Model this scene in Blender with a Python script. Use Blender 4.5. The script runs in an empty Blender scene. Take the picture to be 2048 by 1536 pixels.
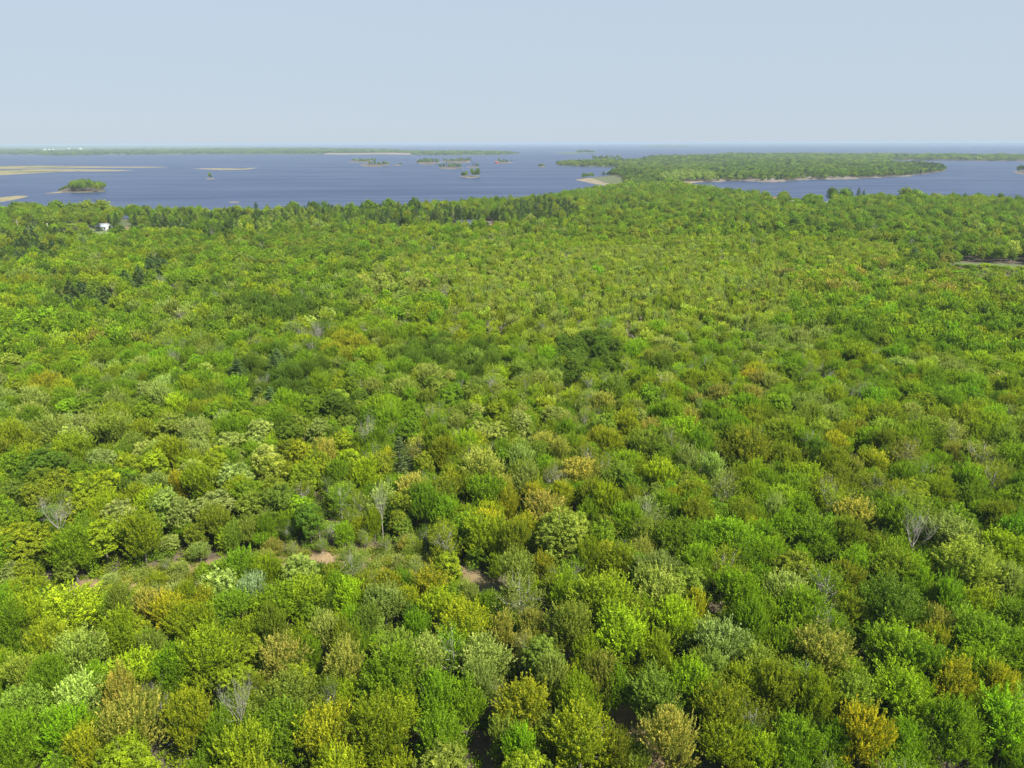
import bpy, math, random
import numpy as np
from mathutils import Matrix, Vector

rng = np.random.default_rng(7)
random.seed(7)
S = bpy.context.scene
COL = S.collection
R = math.radians

# ------------------------------------------------------------------ camera, sky, sun
CAMZ = 90.0
FPX = 1422.0                      # focal length in pixels of the 2048 px wide frame
PITCH = math.atan((768 - 285) / FPX)
ROLL = 0.0028
_f = np.array([0, math.cos(PITCH), -math.sin(PITCH)])
_r0 = np.array([1.0, 0, 0]); _u0 = np.array([0, math.sin(PITCH), math.cos(PITCH)])
_r = _r0 * math.cos(ROLL) - _u0 * math.sin(ROLL)
_u = _u0 * math.cos(ROLL) + _r0 * math.sin(ROLL)
cd = bpy.data.cameras.new('camera'); cam = bpy.data.objects.new('camera', cd); COL.objects.link(cam)
cd.sensor_width = 36.0; cd.lens = FPX / 2048 * 36.0
cd.clip_start = 0.5; cd.clip_end = 600000
M = Matrix(((_r[0], _u[0], -_f[0], 0), (_r[1], _u[1], -_f[1], 0), (_r[2], _u[2], -_f[2], CAMZ), (0, 0, 0, 1)))
cam.matrix_world = M
S.camera = cam

SUN_EL, SUN_AZ = 50.0, 130.0       # azimuth clockwise from the view direction (+Y)
w = bpy.data.worlds.new('World'); S.world = w; w.use_nodes = True
nt = w.node_tree; nt.nodes.clear()
sky = nt.nodes.new('ShaderNodeTexSky'); sky.sky_type = 'NISHITA'; sky.sun_disc = False
sky.sun_elevation = R(SUN_EL); sky.sun_rotation = R(SUN_AZ)
sky.altitude = 200; sky.air_density = 1.0; sky.dust_density = 0.3; sky.ozone_density = 4.0
bg = nt.nodes.new('ShaderNodeBackground'); bg.inputs['Strength'].default_value = 0.10
wo = nt.nodes.new('ShaderNodeOutputWorld')
# thin even overcast haze in the sky: strongest at the horizon, thinning towards the zenith, the same all round
tc = nt.nodes.new('ShaderNodeTexCoord'); sx = nt.nodes.new('ShaderNodeSeparateXYZ'); nt.links.new(tc.outputs['Generated'], sx.inputs[0])
mr = nt.nodes.new('ShaderNodeMapRange'); mr.interpolation_type = 'SMOOTHSTEP'; mr.inputs[1].default_value = 0.05; mr.inputs[2].default_value = 0.9; mr.inputs[3].default_value = 0.95; mr.inputs[4].default_value = 0.30
nt.links.new(sx.outputs['Z'], mr.inputs[0])
mxs = nt.nodes.new('ShaderNodeMix'); mxs.data_type = 'RGBA'; mxs.inputs[7].default_value = (2.74, 3.22, 3.76, 1); nt.links.new(mr.outputs[0], mxs.inputs[0]); nt.links.new(sky.outputs[0], mxs.inputs[6])
nt.links.new(mxs.outputs[2], bg.inputs[0]); nt.links.new(bg.outputs[0], wo.inputs[0])
ld = bpy.data.lights.new('sun', 'SUN'); ld.energy = 5.0; ld.angle = R(0.6); ld.color = (1.0, 0.95, 0.86)
sun = bpy.data.objects.new('sun', ld); COL.objects.link(sun)
sd = Vector((math.sin(R(SUN_AZ)) * math.cos(R(SUN_EL)), math.cos(R(SUN_AZ)) * math.cos(R(SUN_EL)), math.sin(R(SUN_EL))))
sun.rotation_euler = sd.to_track_quat('Z', 'Y').to_euler()
sun.location = (60, -40, 140)
S.view_settings.view_transform = 'Standard'; S.view_settings.look = 'None'
S.view_settings.exposure = 0.97; S.view_settings.gamma = 1.0
S.view_settings.use_curve_mapping = False
S.cycles.max_bounces = 6; S.cycles.diffuse_bounces = 4; S.cycles.glossy_bounces = 2
S.cycles.transmission_bounces = 4; S.cycles.volume_bounces = 1; S.cycles.transparent_max_bounces = 4
S.cycles.sample_clamp_indirect = 4.0

def ray(px, py):
    d = _f[None] * 1.0 + _r[None] * ((np.atleast_1d(px).astype(float) - 1024) / FPX)[:, None] - _u[None] * ((np.atleast_1d(py).astype(float) - 768) / FPX)[:, None]
    return d
def px2w(px, py, z=0.0):
    d = ray(px, py); t = (np.asarray(z) - CAMZ) / d[:, 2]
    return (d[:, :2] * t[:, None])
def P(px, py, z=0.0):
    a = px2w(px, py, z)[0]; return float(a[0]), float(a[1])
def w2px(x, y, z):
    v = np.stack([np.asarray(x, float), np.asarray(y, float), np.asarray(z, float) - CAMZ], -1)
    dz = v @ _f
    dz = np.where(dz > 0.1, dz, 0.1)
    return 1024 + FPX * (v @ _r) / dz, 768 - FPX * (v @ _u) / dz, dz

# ------------------------------------------------------------------ helpers
def tag(o, label=None, cat=None, group=None, kind=None):
    if label: o['label'] = label
    if cat: o['category'] = cat
    if group: o['group'] = group
    if kind: o['kind'] = kind
    return o
def empty(name, loc, rz=0.0, scale=(1, 1, 1)):
    o = bpy.data.objects.new(name, None); o.empty_display_size = 0.5
    o.location = loc; o.rotation_euler = (0, 0, rz); o.scale = scale
    COL.objects.link(o); return o
def mesh_from(name, V, quads=None, tris=None, mats=(), mi=None, fattr=None, smooth=False):
    me = bpy.data.meshes.new(name)
    V = np.asarray(V, np.float32)
    q = np.zeros((0, 4), np.int32) if quads is None else np.asarray(quads, np.int32).reshape(-1, 4)
    t = np.zeros((0, 3), np.int32) if tris is None else np.asarray(tris, np.int32).reshape(-1, 3)
    me.vertices.add(len(V)); me.vertices.foreach_set('co', V.ravel())
    nl = q.size + t.size
    me.loops.add(nl); me.loops.foreach_set('vertex_index', np.concatenate([q.ravel(), t.ravel()]))
    me.polygons.add(len(q) + len(t))
    st = np.concatenate([np.arange(len(q)) * 4, q.size + np.arange(len(t)) * 3]).astype(np.int32)
    me.polygons.foreach_set('loop_start', st)
    if mi is not None: me.polygons.foreach_set('material_index', np.asarray(mi, np.int32))
    if smooth: me.polygons.foreach_set('use_smooth', np.ones(len(q) + len(t), bool))
    for m in mats: me.materials.append(m)
    if fattr is not None:
        a = me.attributes.new('leafvar', 'FLOAT', 'FACE'); a.data.foreach_set('value', np.asarray(fattr, np.float32))
    me.update(calc_edges=True)
    return me
def obj(name, me, parent=None):
    o = bpy.data.objects.new(name, me); COL.objects.link(o)
    if parent is not None: o.parent = parent
    return o

class NB:                                   # tiny node-building helper
    def __init__(s, name):
        s.m = bpy.data.materials.new(name); s.m.use_nodes = True; s.t = s.m.node_tree; s.t.nodes.clear()
        s.out = s.t.nodes.new('ShaderNodeOutputMaterial')
    def n(s, ty, **k):
        x = s.t.nodes.new(ty)
        for a, b in k.items():
            if a == 'inp':
                for i, v in b.items(): x.inputs[i].default_value = v
            else: setattr(x, a, b)
        return x
    def l(s, a, b): s.t.links.new(a, b)
    def mix(s, a, b, fac, bt='MIX'):
        x = s.t.nodes.new('ShaderNodeMix'); x.data_type = 'RGBA'; x.blend_type = bt
        for i, v in ((0, fac), (6, a), (7, b)):
            if hasattr(v, 'is_output'): s.l(v, x.inputs[i])
            else: x.inputs[i].default_value = v if i == 0 else (*v, 1.0)
        return x.outputs[2]
    def mapr(s, v, a, b, c, d):
        x = s.t.nodes.new('ShaderNodeMapRange'); x.inputs[1].default_value = a; x.inputs[2].default_value = b
        x.inputs[3].default_value = c; x.inputs[4].default_value = d; s.l(v, x.inputs[0]); return x.outputs[0]
def simple(name, col, rough=0.7, var=0.25, scale=1.0, metal=0.0):
    b = NB(name); p = b.n('ShaderNodeBsdfPrincipled'); p.inputs['Roughness'].default_value = rough
    p.inputs['Metallic'].default_value = metal
    tc = b.n('ShaderNodeTexCoord'); no = b.n('ShaderNodeTexNoise', inp={'Scale': scale, 'Detail': 4.0})
    b.l(tc.outputs['Object'], no.inputs['Vector'])
    c = b.mix([v * (1 - var) for v in col], [min(1, v * (1 + var)) for v in col], no.outputs['Fac'])
    b.l(c, p.inputs['Base Color']); b.l(p.outputs[0], b.out.inputs[0]); return b.m

# ------------------------------------------------------------------ materials
def leaf_material(name, trans=0.50, gloss=0.010, mixlo=0.25):
    b = NB(name)
    at = b.n('ShaderNodeAttribute', attribute_type='INSTANCER', attribute_name='tint')
    lv = b.n('ShaderNodeAttribute', attribute_type='GEOMETRY', attribute_name='leafvar')
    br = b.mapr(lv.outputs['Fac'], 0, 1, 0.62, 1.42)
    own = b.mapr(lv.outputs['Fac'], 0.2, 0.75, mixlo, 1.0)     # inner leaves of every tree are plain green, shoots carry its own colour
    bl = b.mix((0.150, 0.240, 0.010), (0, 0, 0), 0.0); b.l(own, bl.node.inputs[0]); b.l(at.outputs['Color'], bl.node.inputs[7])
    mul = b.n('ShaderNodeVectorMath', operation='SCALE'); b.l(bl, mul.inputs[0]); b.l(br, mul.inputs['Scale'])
    # young leaves at shoot ends lean to yellow
    yl = b.mapr(lv.outputs['Fac'], 0.55, 1.0, 0.0, 0.35)
    warm = b.n('ShaderNodeVectorMath', operation='MULTIPLY'); b.l(mul.outputs[0], warm.inputs[0]); warm.inputs[1].default_value = (1.14, 1.04, 0.9)
    c = b.mix((0, 0, 0), (0, 0, 0), 0.0)
    mx = c.node; b.l(yl, mx.inputs[0]); b.l(mul.outputs[0], mx.inputs[6]); b.l(warm.outputs[0], mx.inputs[7])
    d = b.n('ShaderNodeBsdfDiffuse'); t = b.n('ShaderNodeBsdfTranslucent'); g = b.n('ShaderNodeBsdfGlossy', inp={'Roughness': 0.6, 'Color': (1, 1, 1, 1)})
    tcol = b.n('ShaderNodeVectorMath', operation='MULTIPLY'); b.l(c, tcol.inputs[0]); tcol.inputs[1].default_value = (1.25, 1.3, 0.7)
    b.l(c, d.inputs[0]); b.l(tcol.outputs[0], t.inputs[0])
    m1 = b.n('ShaderNodeMixShader', inp={0: trans}); b.l(d.outputs[0], m1.inputs[1]); b.l(t.outputs[0], m1.inputs[2])
    m2 = b.n('ShaderNodeMixShader', inp={0: gloss}); b.l(m1.outputs[0], m2.inputs[1]); b.l(g.outputs[0], m2.inputs[2])
    b.l(m2.outputs[0], b.out.inputs[0]); return b.m
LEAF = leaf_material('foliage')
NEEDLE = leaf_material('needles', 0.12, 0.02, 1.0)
BARK = simple('bark', (0.16, 0.14, 0.115), 0.9, 0.35, 3.0)
BARKPALE = simple('pale_bark', (0.36, 0.34, 0.30), 0.85, 0.25, 3.0)
BARKDEAD = simple('weathered_wood', (0.33, 0.30, 0.265), 0.85, 0.25, 3.0)

def ground_material():
    b = NB('ground'); p = b.n('ShaderNodeBsdfPrincipled', inp={'Roughness': 0.95})
    tc = b.n('ShaderNodeTexCoord'); at = b.n('ShaderNodeAttribute', attribute_type='GEOMETRY', attribute_name='cover')
    n1 = b.n('ShaderNodeTexNoise', inp={'Scale': 0.35, 'Detail': 8.0, 'Roughness': 0.65}); b.l(tc.outputs['Object'], n1.inputs['Vector'])
    n2 = b.n('ShaderNodeTexNoise', inp={'Scale': 0.05, 'Detail': 5.0}); b.l(tc.outputs['Object'], n2.inputs['Vector'])
    v = b.mapr(n1.outputs['Fac'], 0.3, 0.7, 0.6, 1.45)
    s = b.n('ShaderNodeVectorMath', operation='SCALE'); b.l(at.outputs['Color'], s.inputs[0]); b.l(v, s.inputs['Scale'])
    g = b.mapr(n2.outputs['Fac'], 0.48, 0.62, 0.0, 0.4)
    c = b.mix((0, 0, 0), (0.07, 0.09, 0.025), 0.0); b.l(g, c.node.inputs[0]); b.l(s.outputs[0], c.node.inputs[6])
    b.l(c, p.inputs['Base Color'])
    bp = b.n('ShaderNodeBump', inp={'Strength': 0.6, 'Distance': 0.4}); b.l(n1.outputs['Fac'], bp.inputs['Height']); b.l(bp.outputs[0], p.inputs['Normal'])
    b.l(p.outputs[0], b.out.inputs[0]); return b.m
def water_material():
    b = NB('water'); p = b.n('ShaderNodeBsdfPrincipled', inp={'IOR': 1.33})
    tc = b.n('ShaderNodeTexCoord')
    mp = b.n('ShaderNodeMapping', inp={'Scale': (0.0012, 0.006, 1)}); b.l(tc.outputs['Object'], mp.inputs[0])
    st = b.n('ShaderNodeTexNoise', inp={'Scale': 1.0, 'Detail': 5.0, 'Roughness': 0.6}); b.l(mp.outputs[0], st.inputs['Vector'])
    mp2 = b.n('ShaderNodeMapping', inp={'Scale': (0.004, 0.035, 1), 'Rotation': (0, 0, 0.12)}); b.l(tc.outputs['Object'], mp2.inputs[0])
    st2 = b.n('ShaderNodeTexNoise', inp={'Scale': 1.0, 'Detail': 4.0, 'Roughness': 0.6}); b.l(mp2.outputs[0], st2.inputs['Vector'])
    sm = b.n('ShaderNodeMath', operation='ADD'); b.l(st.outputs['Fac'], sm.inputs[0]); b.l(st2.outputs['Fac'], sm.inputs[1])
    k = b.mapr(sm.outputs[0], 0.75, 1.25, 0.0, 1.0)
    c = b.mix((0.014, 0.026, 0.076), (0.022, 0.042, 0.098), k); b.l(c, p.inputs['Base Color'])
    b.l(b.mapr(sm.outputs[0], 0.75, 1.25, 0.42, 0.32), p.inputs['Roughness'])
    wv = b.n('ShaderNodeTexNoise', inp={'Scale': 0.22, 'Detail': 5.0, 'Roughness': 0.62}); b.l(tc.outputs['Object'], wv.inputs['Vector'])
    bp = b.n('ShaderNodeBump', inp={'Strength': 0.55, 'Distance': 0.7}); b.l(wv.outputs['Fac'], bp.inputs['Height']); b.l(bp.outputs[0], p.inputs['Normal'])
    b.l(p.outputs[0], b.out.inputs[0]); return b.m

# ------------------------------------------------------------------ land outlines (shorelines traced in the photo, laid on the lake plane)
# name: (points, top height, treed)
LANDS = {}
def land(name, pts, h, treed=True, sl=0.08):
    a = np.array(pts, float); LANDS[name] = (px2w(a[:, 0], a[:, 1], 0.0), h, treed, sl)
land('main', [(-1500, 447), (-400, 438), (0, 434), (130, 436), (236, 437), (265, 437), (350, 438), (440, 440), (520, 438), (600, 436), (700, 433), (800, 429), (880, 424), (930, 419.5),
     (960, 418), (1020, 415), (1060, 412), (1100, 405), (1140, 397), (1180, 390), (1200, 386), (1220, 381), (1216, 378.5), (1200, 377.5), (1228, 375), (1215, 371.5), (1190, 368), (1168, 363.5), (1149, 359.4), (1165, 356.3), (1195, 354), (1215, 352),
     (1221, 349), (1222, 345), (1230, 341), (1258, 336.5), (1230, 335), (1180, 333.5), (1125, 332), (1111, 330), (1113, 327.5), (1150, 325), (1200, 323.8), (1300, 321.5), (1425, 320.8), (1440, 320), (1425, 319),
     (1340, 318.8), (1292, 318.4), (1284, 317.4), (1300, 315.5), (1330, 314), (1395, 313.2), (1432, 312), (1446, 309), (1640, 309.5), (1800, 310.5), (2048, 312), (2600, 311), (2600, 322.5),
     (2048, 322.3), (1980, 322.2), (1900, 321.2), (1830, 321), (1786, 320.8), (1779, 323), (1781, 326.5), (1800, 328.5), (1850, 329.5), (1882, 334), (1893, 342), (1872, 345.5), (1840, 349.5), (1800, 353), (1750, 355.5),
     (1700, 358), (1650, 359.3), (1612, 359), (1585, 361), (1560, 363.5), (1530, 364), (1500, 362), (1450, 362.5), (1425, 364), (1400, 364.5), (1368, 367.5), (1358, 371), (1372, 377), (1392, 383), (1410, 389), (1450, 395), (1500, 400), (1560, 403.5),
     (1600, 406.5), (1640, 409), (1700, 410), (1800, 410), (1850, 409), (1920, 411), (2048, 414), (2600, 424), (2900, 2200), (-1800, 2200)], 3.0)
land('far_west', [(-1500, 309), (0, 309), (60, 310), (120, 312), (180, 310.5), (400, 309), (640, 309), (700, 309), (780, 308.7), (820, 309.6), (900, 311), (1000, 310), (1026, 308.6), (1040, 307.2), (1000, 305), (820, 304),
     (790, 300.5), (700, 298.5), (600, 296.5), (450, 293.5), (350, 291.5), (0, 290.6), (-1500, 293)], 8.0)
land('bar_a', [(-300, 331.5), (0, 331.7), (60, 331.2), (140, 332), (200, 333), (300, 333.3), (346, 334.2), (300, 335.3), (220, 335.4), (100, 336.6), (0, 338), (-300, 339.5)], 0.7, False, 0.03)
land('bar_b', [(-300, 341.5), (0, 339.6), (60, 338.3), (130, 338.4), (200, 339), (245, 340), (268, 341.4), (220, 342.6), (130, 343), (70, 346.5), (0, 350.5), (-300, 354)], 0.7, False, 0.03)
land('bar_c', [(380, 337), (430, 336.3), (480, 337), (522, 334.8), (492, 339.4), (440, 340)], 0.4, False, 0.03)
land('bar_d', [(-300, 402), (-60, 396.5), (0, 395), (35, 391.3), (57, 391.2), (52, 394), (30, 399), (0, 404.5), (-300, 422)], 0.9, False, 0.05)
land('bar_e', [(65, 389.3), (100, 385.2), (120, 383), (140, 384.5), (100, 387)], 0.5, False, 0.05)
land('wood_island', [(112, 383.5), (130, 377), (150, 374.5), (195, 374), (211, 379), (212, 382.5), (200, 384.5), (160, 386), (130, 385.5)], 1.6)
land('lone_tree_island', [(409, 357.3), (416, 356), (428, 356.3), (429, 358.3), (418, 359.4)], 0.8)
ISL = [('i1', 697, 751, 320.5, 325.3, 0), ('i2', 719, 778, 328, 333.5, 0), ('i3', 784, 804, 329, 331.3, 0), ('i4', 832, 879, 322.5, 329, 0), ('i5', 884, 945, 320, 326, 0), ('i6', 875, 926, 333.5, 338.2, 0),
       ('i7', 934, 959, 333, 336, 0), ('i8', 921, 960, 350.5, 356, 0), ('i9', 988, 1018, 323, 327.3, 0), ('i10', 1074, 1091, 332.3, 335, 0), ('i11', 1182, 1246, 317.6, 322, 0), ('i12', 1108, 1192, 304.6, 307.2, 0),
       ('i13', 1280, 1382, 292.4, 294.2, 0), ('i14', 2026, 2110, 341, 349.5, 0), ('shoal', 455, 482, 403, 405.8, 0), ('corner_rock', -30, 14, 414, 420, 0), ('ip', 1019, 1026, 324, 326, 0)]
for nm, x0, x1, y0, y1, _ in ISL:
    cx, cy, ax, ay = (x0 + x1) / 2, (y0 + y1) / 2, (x1 - x0) / 2, (y1 - y0) / 2
    th = np.linspace(0, 2 * math.pi, 19)[:-1]; rr = 1 + 0.16 * np.sin(th * 3 + x0) + 0.10 * np.sin(th * 5 + y0)
    land(nm, np.stack([cx + ax * np.cos(th) * np.minimum(rr, 1.1), cy + ay * np.sin(th) * np.minimum(rr, 1.1)], -1), 1.4, nm not in ('i3', 'shoal', 'corner_rock', 'ip'), 0.1)
land('west_horizon', [(-1500, 289.6), (0, 288.6), (350, 289), (560, 289.4), (760, 288.6), (900, 287.8), (900, 287), (560, 287.2), (0, 286.8), (-1500, 286.8)], 20, False, 0.05)
land('far_east', [(1280, 288.6), (1540, 287.6), (2048, 286.5), (2600, 285.8), (2600, 287.6), (2048, 288.6), (1640, 289.4), (1440, 289.6), (1300, 289.5)], 25, False, 0.05)

def sdf(poly, x, y):
    """signed distance, positive inside"""
    a = poly; b = np.roll(poly, -1, 0)
    d2 = np.full(x.shape, 1e18); ins = np.zeros(x.shape, bool)
    for (ax, ay), (bx, by) in zip(a, b):
        ex, ey = bx - ax, by - ay
        px_, py_ = x - ax, y - ay
        t = np.clip((px_ * ex + py_ * ey) / (ex * ex + ey * ey + 1e-9), 0, 1)
        d2 = np.minimum(d2, (px_ - t * ex) ** 2 + (py_ - t * ey) ** 2)
        c = (ay > y) != (by > y)
        if c.any(): ins ^= c & (x < (bx - ax) * (y - ay) / ((by - ay) if by != ay else 1e-9) + ax)
    return np.where(ins, 1, -1) * np.sqrt(d2)
def relief(x, y, h):
    return 1.6 * np.sin(x * 0.011 + 1.3) * np.sin(y * 0.008 + 0.4) + 0.5 * np.sin(x * 0.05) * np.cos(y * 0.043)
def land_height(x, y):
    H = np.full(x.shape, -2.5); who = np.full(x.shape, -1); best = np.full(x.shape, -1e9)
    d0 = np.hypot(x, y)
    wob = np.minimum(6, d0 * 0.002) * (np.sin(x * 0.05 + 0.03 * y) + np.sin(y * 0.021 - x * 0.013)) * 0.5
    for i, (nm, (poly, h, tr, sl)) in enumerate(LANDS.items()):
        lo = poly.min(0) - 60; hi = poly.max(0) + 60
        m = (x > lo[0]) & (x < hi[0]) & (y > lo[1]) & (y < hi[1])
        if not m.any(): continue
        s = sdf(poly, x[m], y[m]) + wob[m] * 0.35
        hh = np.clip(s * sl, -2.5, h)
        if h > 2.5:
            hh = hh + np.clip(s / 60, 0, 1) * relief(x[m], y[m], h)
        up = hh > H[m]
        idx = np.where(m)[0] if x.ndim == 1 else None
        H[idx[up]] = hh[up]; who[idx[up]] = i; best[idx] = np.maximum(best[idx], s)
    return H, who, best

# covers and clearings, traced on the ground (z about 3 on the main land, 0.5 on bars)
def poly(pts, z=3.0):
    a = np.array(pts, float); return px2w(a[:, 0], a[:, 1], z)
LITTER = (0.085, 0.062, 0.042); SAND = (0.22, 0.17, 0.11); ROCK = (0.155, 0.125, 0.105); MARSH = (0.075, 0.088, 0.030); GRASS = (0.11, 0.16, 0.04); DIRT = (0.25, 0.165, 0.088); DRYGRASS = (0.20, 0.17, 0.075)
CLEARING = poly([(40, 1215), (90, 1195), (190, 1168), (300, 1150), (380, 1134), (500, 1118), (620, 1108), (780, 1104), (870, 1118), (880, 1165), (800, 1190), (640, 1195), (480, 1205), (330, 1225), (230, 1240), (120, 1245), (50, 1240)])
COVERS = [  # polygon, colour, clear of trees, edge softness
    (CLEARING, DIRT, False), 
    (poly([(1149, 359), (1200, 353), (1232, 353), (1246, 358), (1248, 366), (1240, 374), (1230, 378), (1212, 380), (1228, 375), (1180, 366)], 0.5), MARSH, True),
    (poly([(1149, 359.5), (1180, 357.5), (1190, 361), (1225, 371), (1240, 377), (1212, 380), (1195, 369)], 0.5), SAND, True),
    (poly([(236, 440), (264, 440), (268, 452), (262, 462), (246, 462), (240, 450)], 3), MARSH, True),
    (poly([(160, 458), (200, 457), (215, 466), (192, 472), (160, 478), (150, 470)], 3), GRASS, True),
    (poly([(180, 461), (197, 464), (190, 470), (163, 478), (160, 476), (180, 468)], 3), SAND, True),
    (poly([(196, 462), (226, 461), (228, 476), (200, 478)], 3), GRASS, True),
    (poly([(247, 455), (262, 455), (280, 462), (276, 468), (250, 464)], 3), DIRT, True),
    (poly([(20, 458), (150, 464), (150, 470), (60, 474), (20, 468)], 3), DRYGRASS, True),
    (poly([(858, 461), (905, 453), (915, 457), (880, 466), (856, 467)], 3), SAND, True),
    (poly([(908, 450), (955, 450), (955, 460), (905, 460)], 3), DRYGRASS, True),
    (poly([(960, 448), (985, 444), (1000, 456), (985, 460), (962, 458)], 3), ROCK, True),
    (poly([(795, 460), (830, 460), (830, 464), (795, 464)], 3), SAND, True),
    (poly([(1278, 412), (1300, 412), (1302, 418), (1276, 418)], 3), GRASS, True),
    (poly([(1575, 405), (1605, 405), (1610, 412), (1570, 412)], 3), GRASS, True),
    (poly([(1640, 405), (1660, 405), (1660, 411), (1640, 411)], 3), GRASS, True),
    (poly([(1906, 528), (1980, 531), (2060, 535), (2300, 545), (2300, 562), (2060, 548), (1960, 542), (1905, 535)], 3), (0.085, 0.120, 0.028), True),
    (poly([(1022, 518), (1042, 511), (1044, 515), (1026, 524)], 3), DIRT, True),
    (poly([(650, 308), (820, 307.5), (825, 310), (648, 310)], 0.5), SAND, True),
    (poly([(130, 299), (400, 297.5), (400, 299), (130, 300.5)], 6), GRASS, True),
    (poly([(80, 299.5), (170, 297), (170, 301), (80, 302.5)], 6), GRASS, True),
    (poly([(1240, 322.5), (1430, 321.5), (1430, 325), (1240, 326)], 0.5), MARSH, False),
    (poly([(1120, 330), (1240, 331), (1262, 337), (1180, 336), (1115, 332)], 0.5), MARSH, False),
    (poly([(1335, 366), (1405, 363), (1412, 366), (1362, 370)], 0.5), SAND, True),
]
# granite shore of the long peninsula
ROCKSHORES = [poly(p, 0.8) for p in (
    [(1425, 362.5), (1436, 359.5), (1450, 360), (1450, 364), (1430, 365)], [(1478, 363.5), (1500, 360), (1540, 360.5), (1570, 360), (1575, 364), (1540, 367), (1490, 366)],
    [(1595, 360), (1602, 354), (1612, 351), (1630, 351.5), (1636, 357), (1628, 361), (1600, 362)], [(1645, 360.5), (1652, 357), (1660, 354.5), (1680, 355.5), (1716, 356), (1718, 359), (1690, 361), (1650, 362)],
    [(1738, 357), (1750, 353.5), (1762, 353.5), (1764, 357), (1742, 358.5)], [(1782, 355.5), (1800, 351.5), (1828, 350), (1830, 353), (1800, 356)])]
PATH = px2w(np.array([905, 960, 1000, 1060, 1105, 1150, 1190, 1230, 1262, 1290, 1320, 1360.]), np.array([1150, 1185, 1230, 1275, 1318, 1352, 1382, 1430, 1465, 1500, 1545, 1620.]), 3.0)
def path_dist(x, y):
    d = np.full(x.shape, 1e9)
    for a, b in zip(PATH[:-1], PATH[1:]):
        e = b - a; t = np.clip(((x - a[0]) * e[0] + (y - a[1]) * e[1]) / (e @ e), 0, 1)
        d = np.minimum(d, np.hypot(x - a[0] - t * e[0], y - a[1] - t * e[1]))
    return d

# ------------------------------------------------------------------ ground and water
def build_ground():
    nr, na = 560, 700
    r = 20 * (60000 / 20) ** (np.arange(nr) / (nr - 1))
    az = np.linspace(R(-56), R(56), na)
    rr, aa = np.meshgrid(r, az, indexing='ij')
    x = (rr * np.sin(aa)).ravel(); y = (rr * np.cos(aa)).ravel()
    H, who, s = land_height(x, y)
    names = list(LANDS)
    col = np.tile(np.array(LITTER), (len(x), 1))
    main = who == names.index('main')
    d = rr.ravel()
    far = (d > 4500)
    col[far] = (0.06, 0.09, 0.03)
    beach = (H < 0.8)
    col[beach] = (0.075, 0.070, 0.042)
    col[beach & (x < -60) & main] = np.array(SAND) * 0.8
    for nm in names:
        if nm.startswith('bar'):
            m = who == names.index(nm)
            col[m] = SAND
            mi = m & (s > (5 if nm in ('bar_d', 'bar_e') else 14)); col[mi] = MARSH
            nz = np.sin(x * 0.011) * np.sin(y * 0.019 + 1) > -0.35; col[mi & nz] = DRYGRASS
        if nm.startswith('i') or nm in ('shoal', 'corner_rock', 'lone_tree_island'):
            m = who == names.index(nm); col[m & (H < 1.0)] = ROCK
    def near(pl):
        lo = pl.min(0); hi = pl.max(0); return np.where((x > lo[0]) & (x < hi[0]) & (y > lo[1]) & (y < hi[1]) & (H > -1))[0]
    for pl, c, clr in COVERS:
        i = near(pl); 
        if len(i) == 0: continue
        ss = sdf(pl, x[i], y[i]) + (np.sin(x[i] * 0.9) + np.sin(y[i] * 1.1)) * 0.6
        col[i[ss > 0]] = c
    for RP in ROCKSHORES:
        i = near(RP); ss = sdf(RP, x[i], y[i]); j = i[ss > 0]; col[j] = np.array(ROCK) * 0.95
        H[j] += np.maximum(0, np.sin(x[j] * 0.11 + 1) * np.sin(y[j] * 0.05) * 2 + 2.5) * np.clip(ss[ss > 0] / 12, 0, 1)
    m = main & (path_dist(x, y) < 2.6 + 0.6 * np.sin(x * 0.7)); col[m] = np.array(DIRT) * 0.8
    V = np.stack([x, y, H], -1)
    idx = np.arange(nr * na).reshape(nr, na)
    q = np.stack([idx[:-1, :-1], idx[:-1, 1:], idx[1:, 1:], idx[1:, :-1]], -1).reshape(-1, 4)
    keep = (H[q] > -2.4).any(1)
    q = q[keep]; used, inv = np.unique(q, return_inverse=True)
    me = mesh_from('ground', V[used], quads=inv.reshape(-1, 4)[:, ::-1], mats=[ground_material()], smooth=True)
    a = me.attributes.new('cover', 'FLOAT_COLOR', 'POINT')
    a.data.foreach_set('color', np.concatenate([col[used], np.ones((len(used), 1))], 1).astype(np.float32).ravel())
    o = obj('ground', me); tag(o, kind='structure')
build_ground()
B = 150000.0
wm = mesh_from('water', [(-B, -3000, 0), (B, -3000, 0), (B, B, 0), (-B, B, 0)], quads=[(0, 1, 2, 3)], mats=[water_material()])
tag(obj('water', wm), kind='structure')

# haze: one closed even box of air round everything
hb = NB('haze_air'); pv = hb.n('ShaderNodeVolumePrincipled'); pv.inputs['Density'].default_value = 0.000065
pv.inputs['Color'].default_value = (0.50, 0.61, 0.71, 1); pv.inputs['Anisotropy'].default_value = 0.0
hb.l(pv.outputs[0], hb.out.inputs['Volume'])
X, Y0, Y1, Z0, Z1 = 160000, -3100, 160000, -4.0, 93.0
hv = [(-X, Y0, Z0), (X, Y0, Z0), (X, Y1, Z0), (-X, Y1, Z0), (-X, Y0, Z1), (X, Y0, Z1), (X, Y1, Z1), (-X, Y1, Z1)]
hm = mesh_from('haze', hv, quads=[(0, 3, 2, 1), (4, 5, 6, 7), (0, 1, 5, 4), (1, 2, 6, 5), (2, 3, 7, 6), (3, 0, 4, 7)], mats=[hb.m])
tag(obj('haze', hm), kind='stuff')

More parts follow.
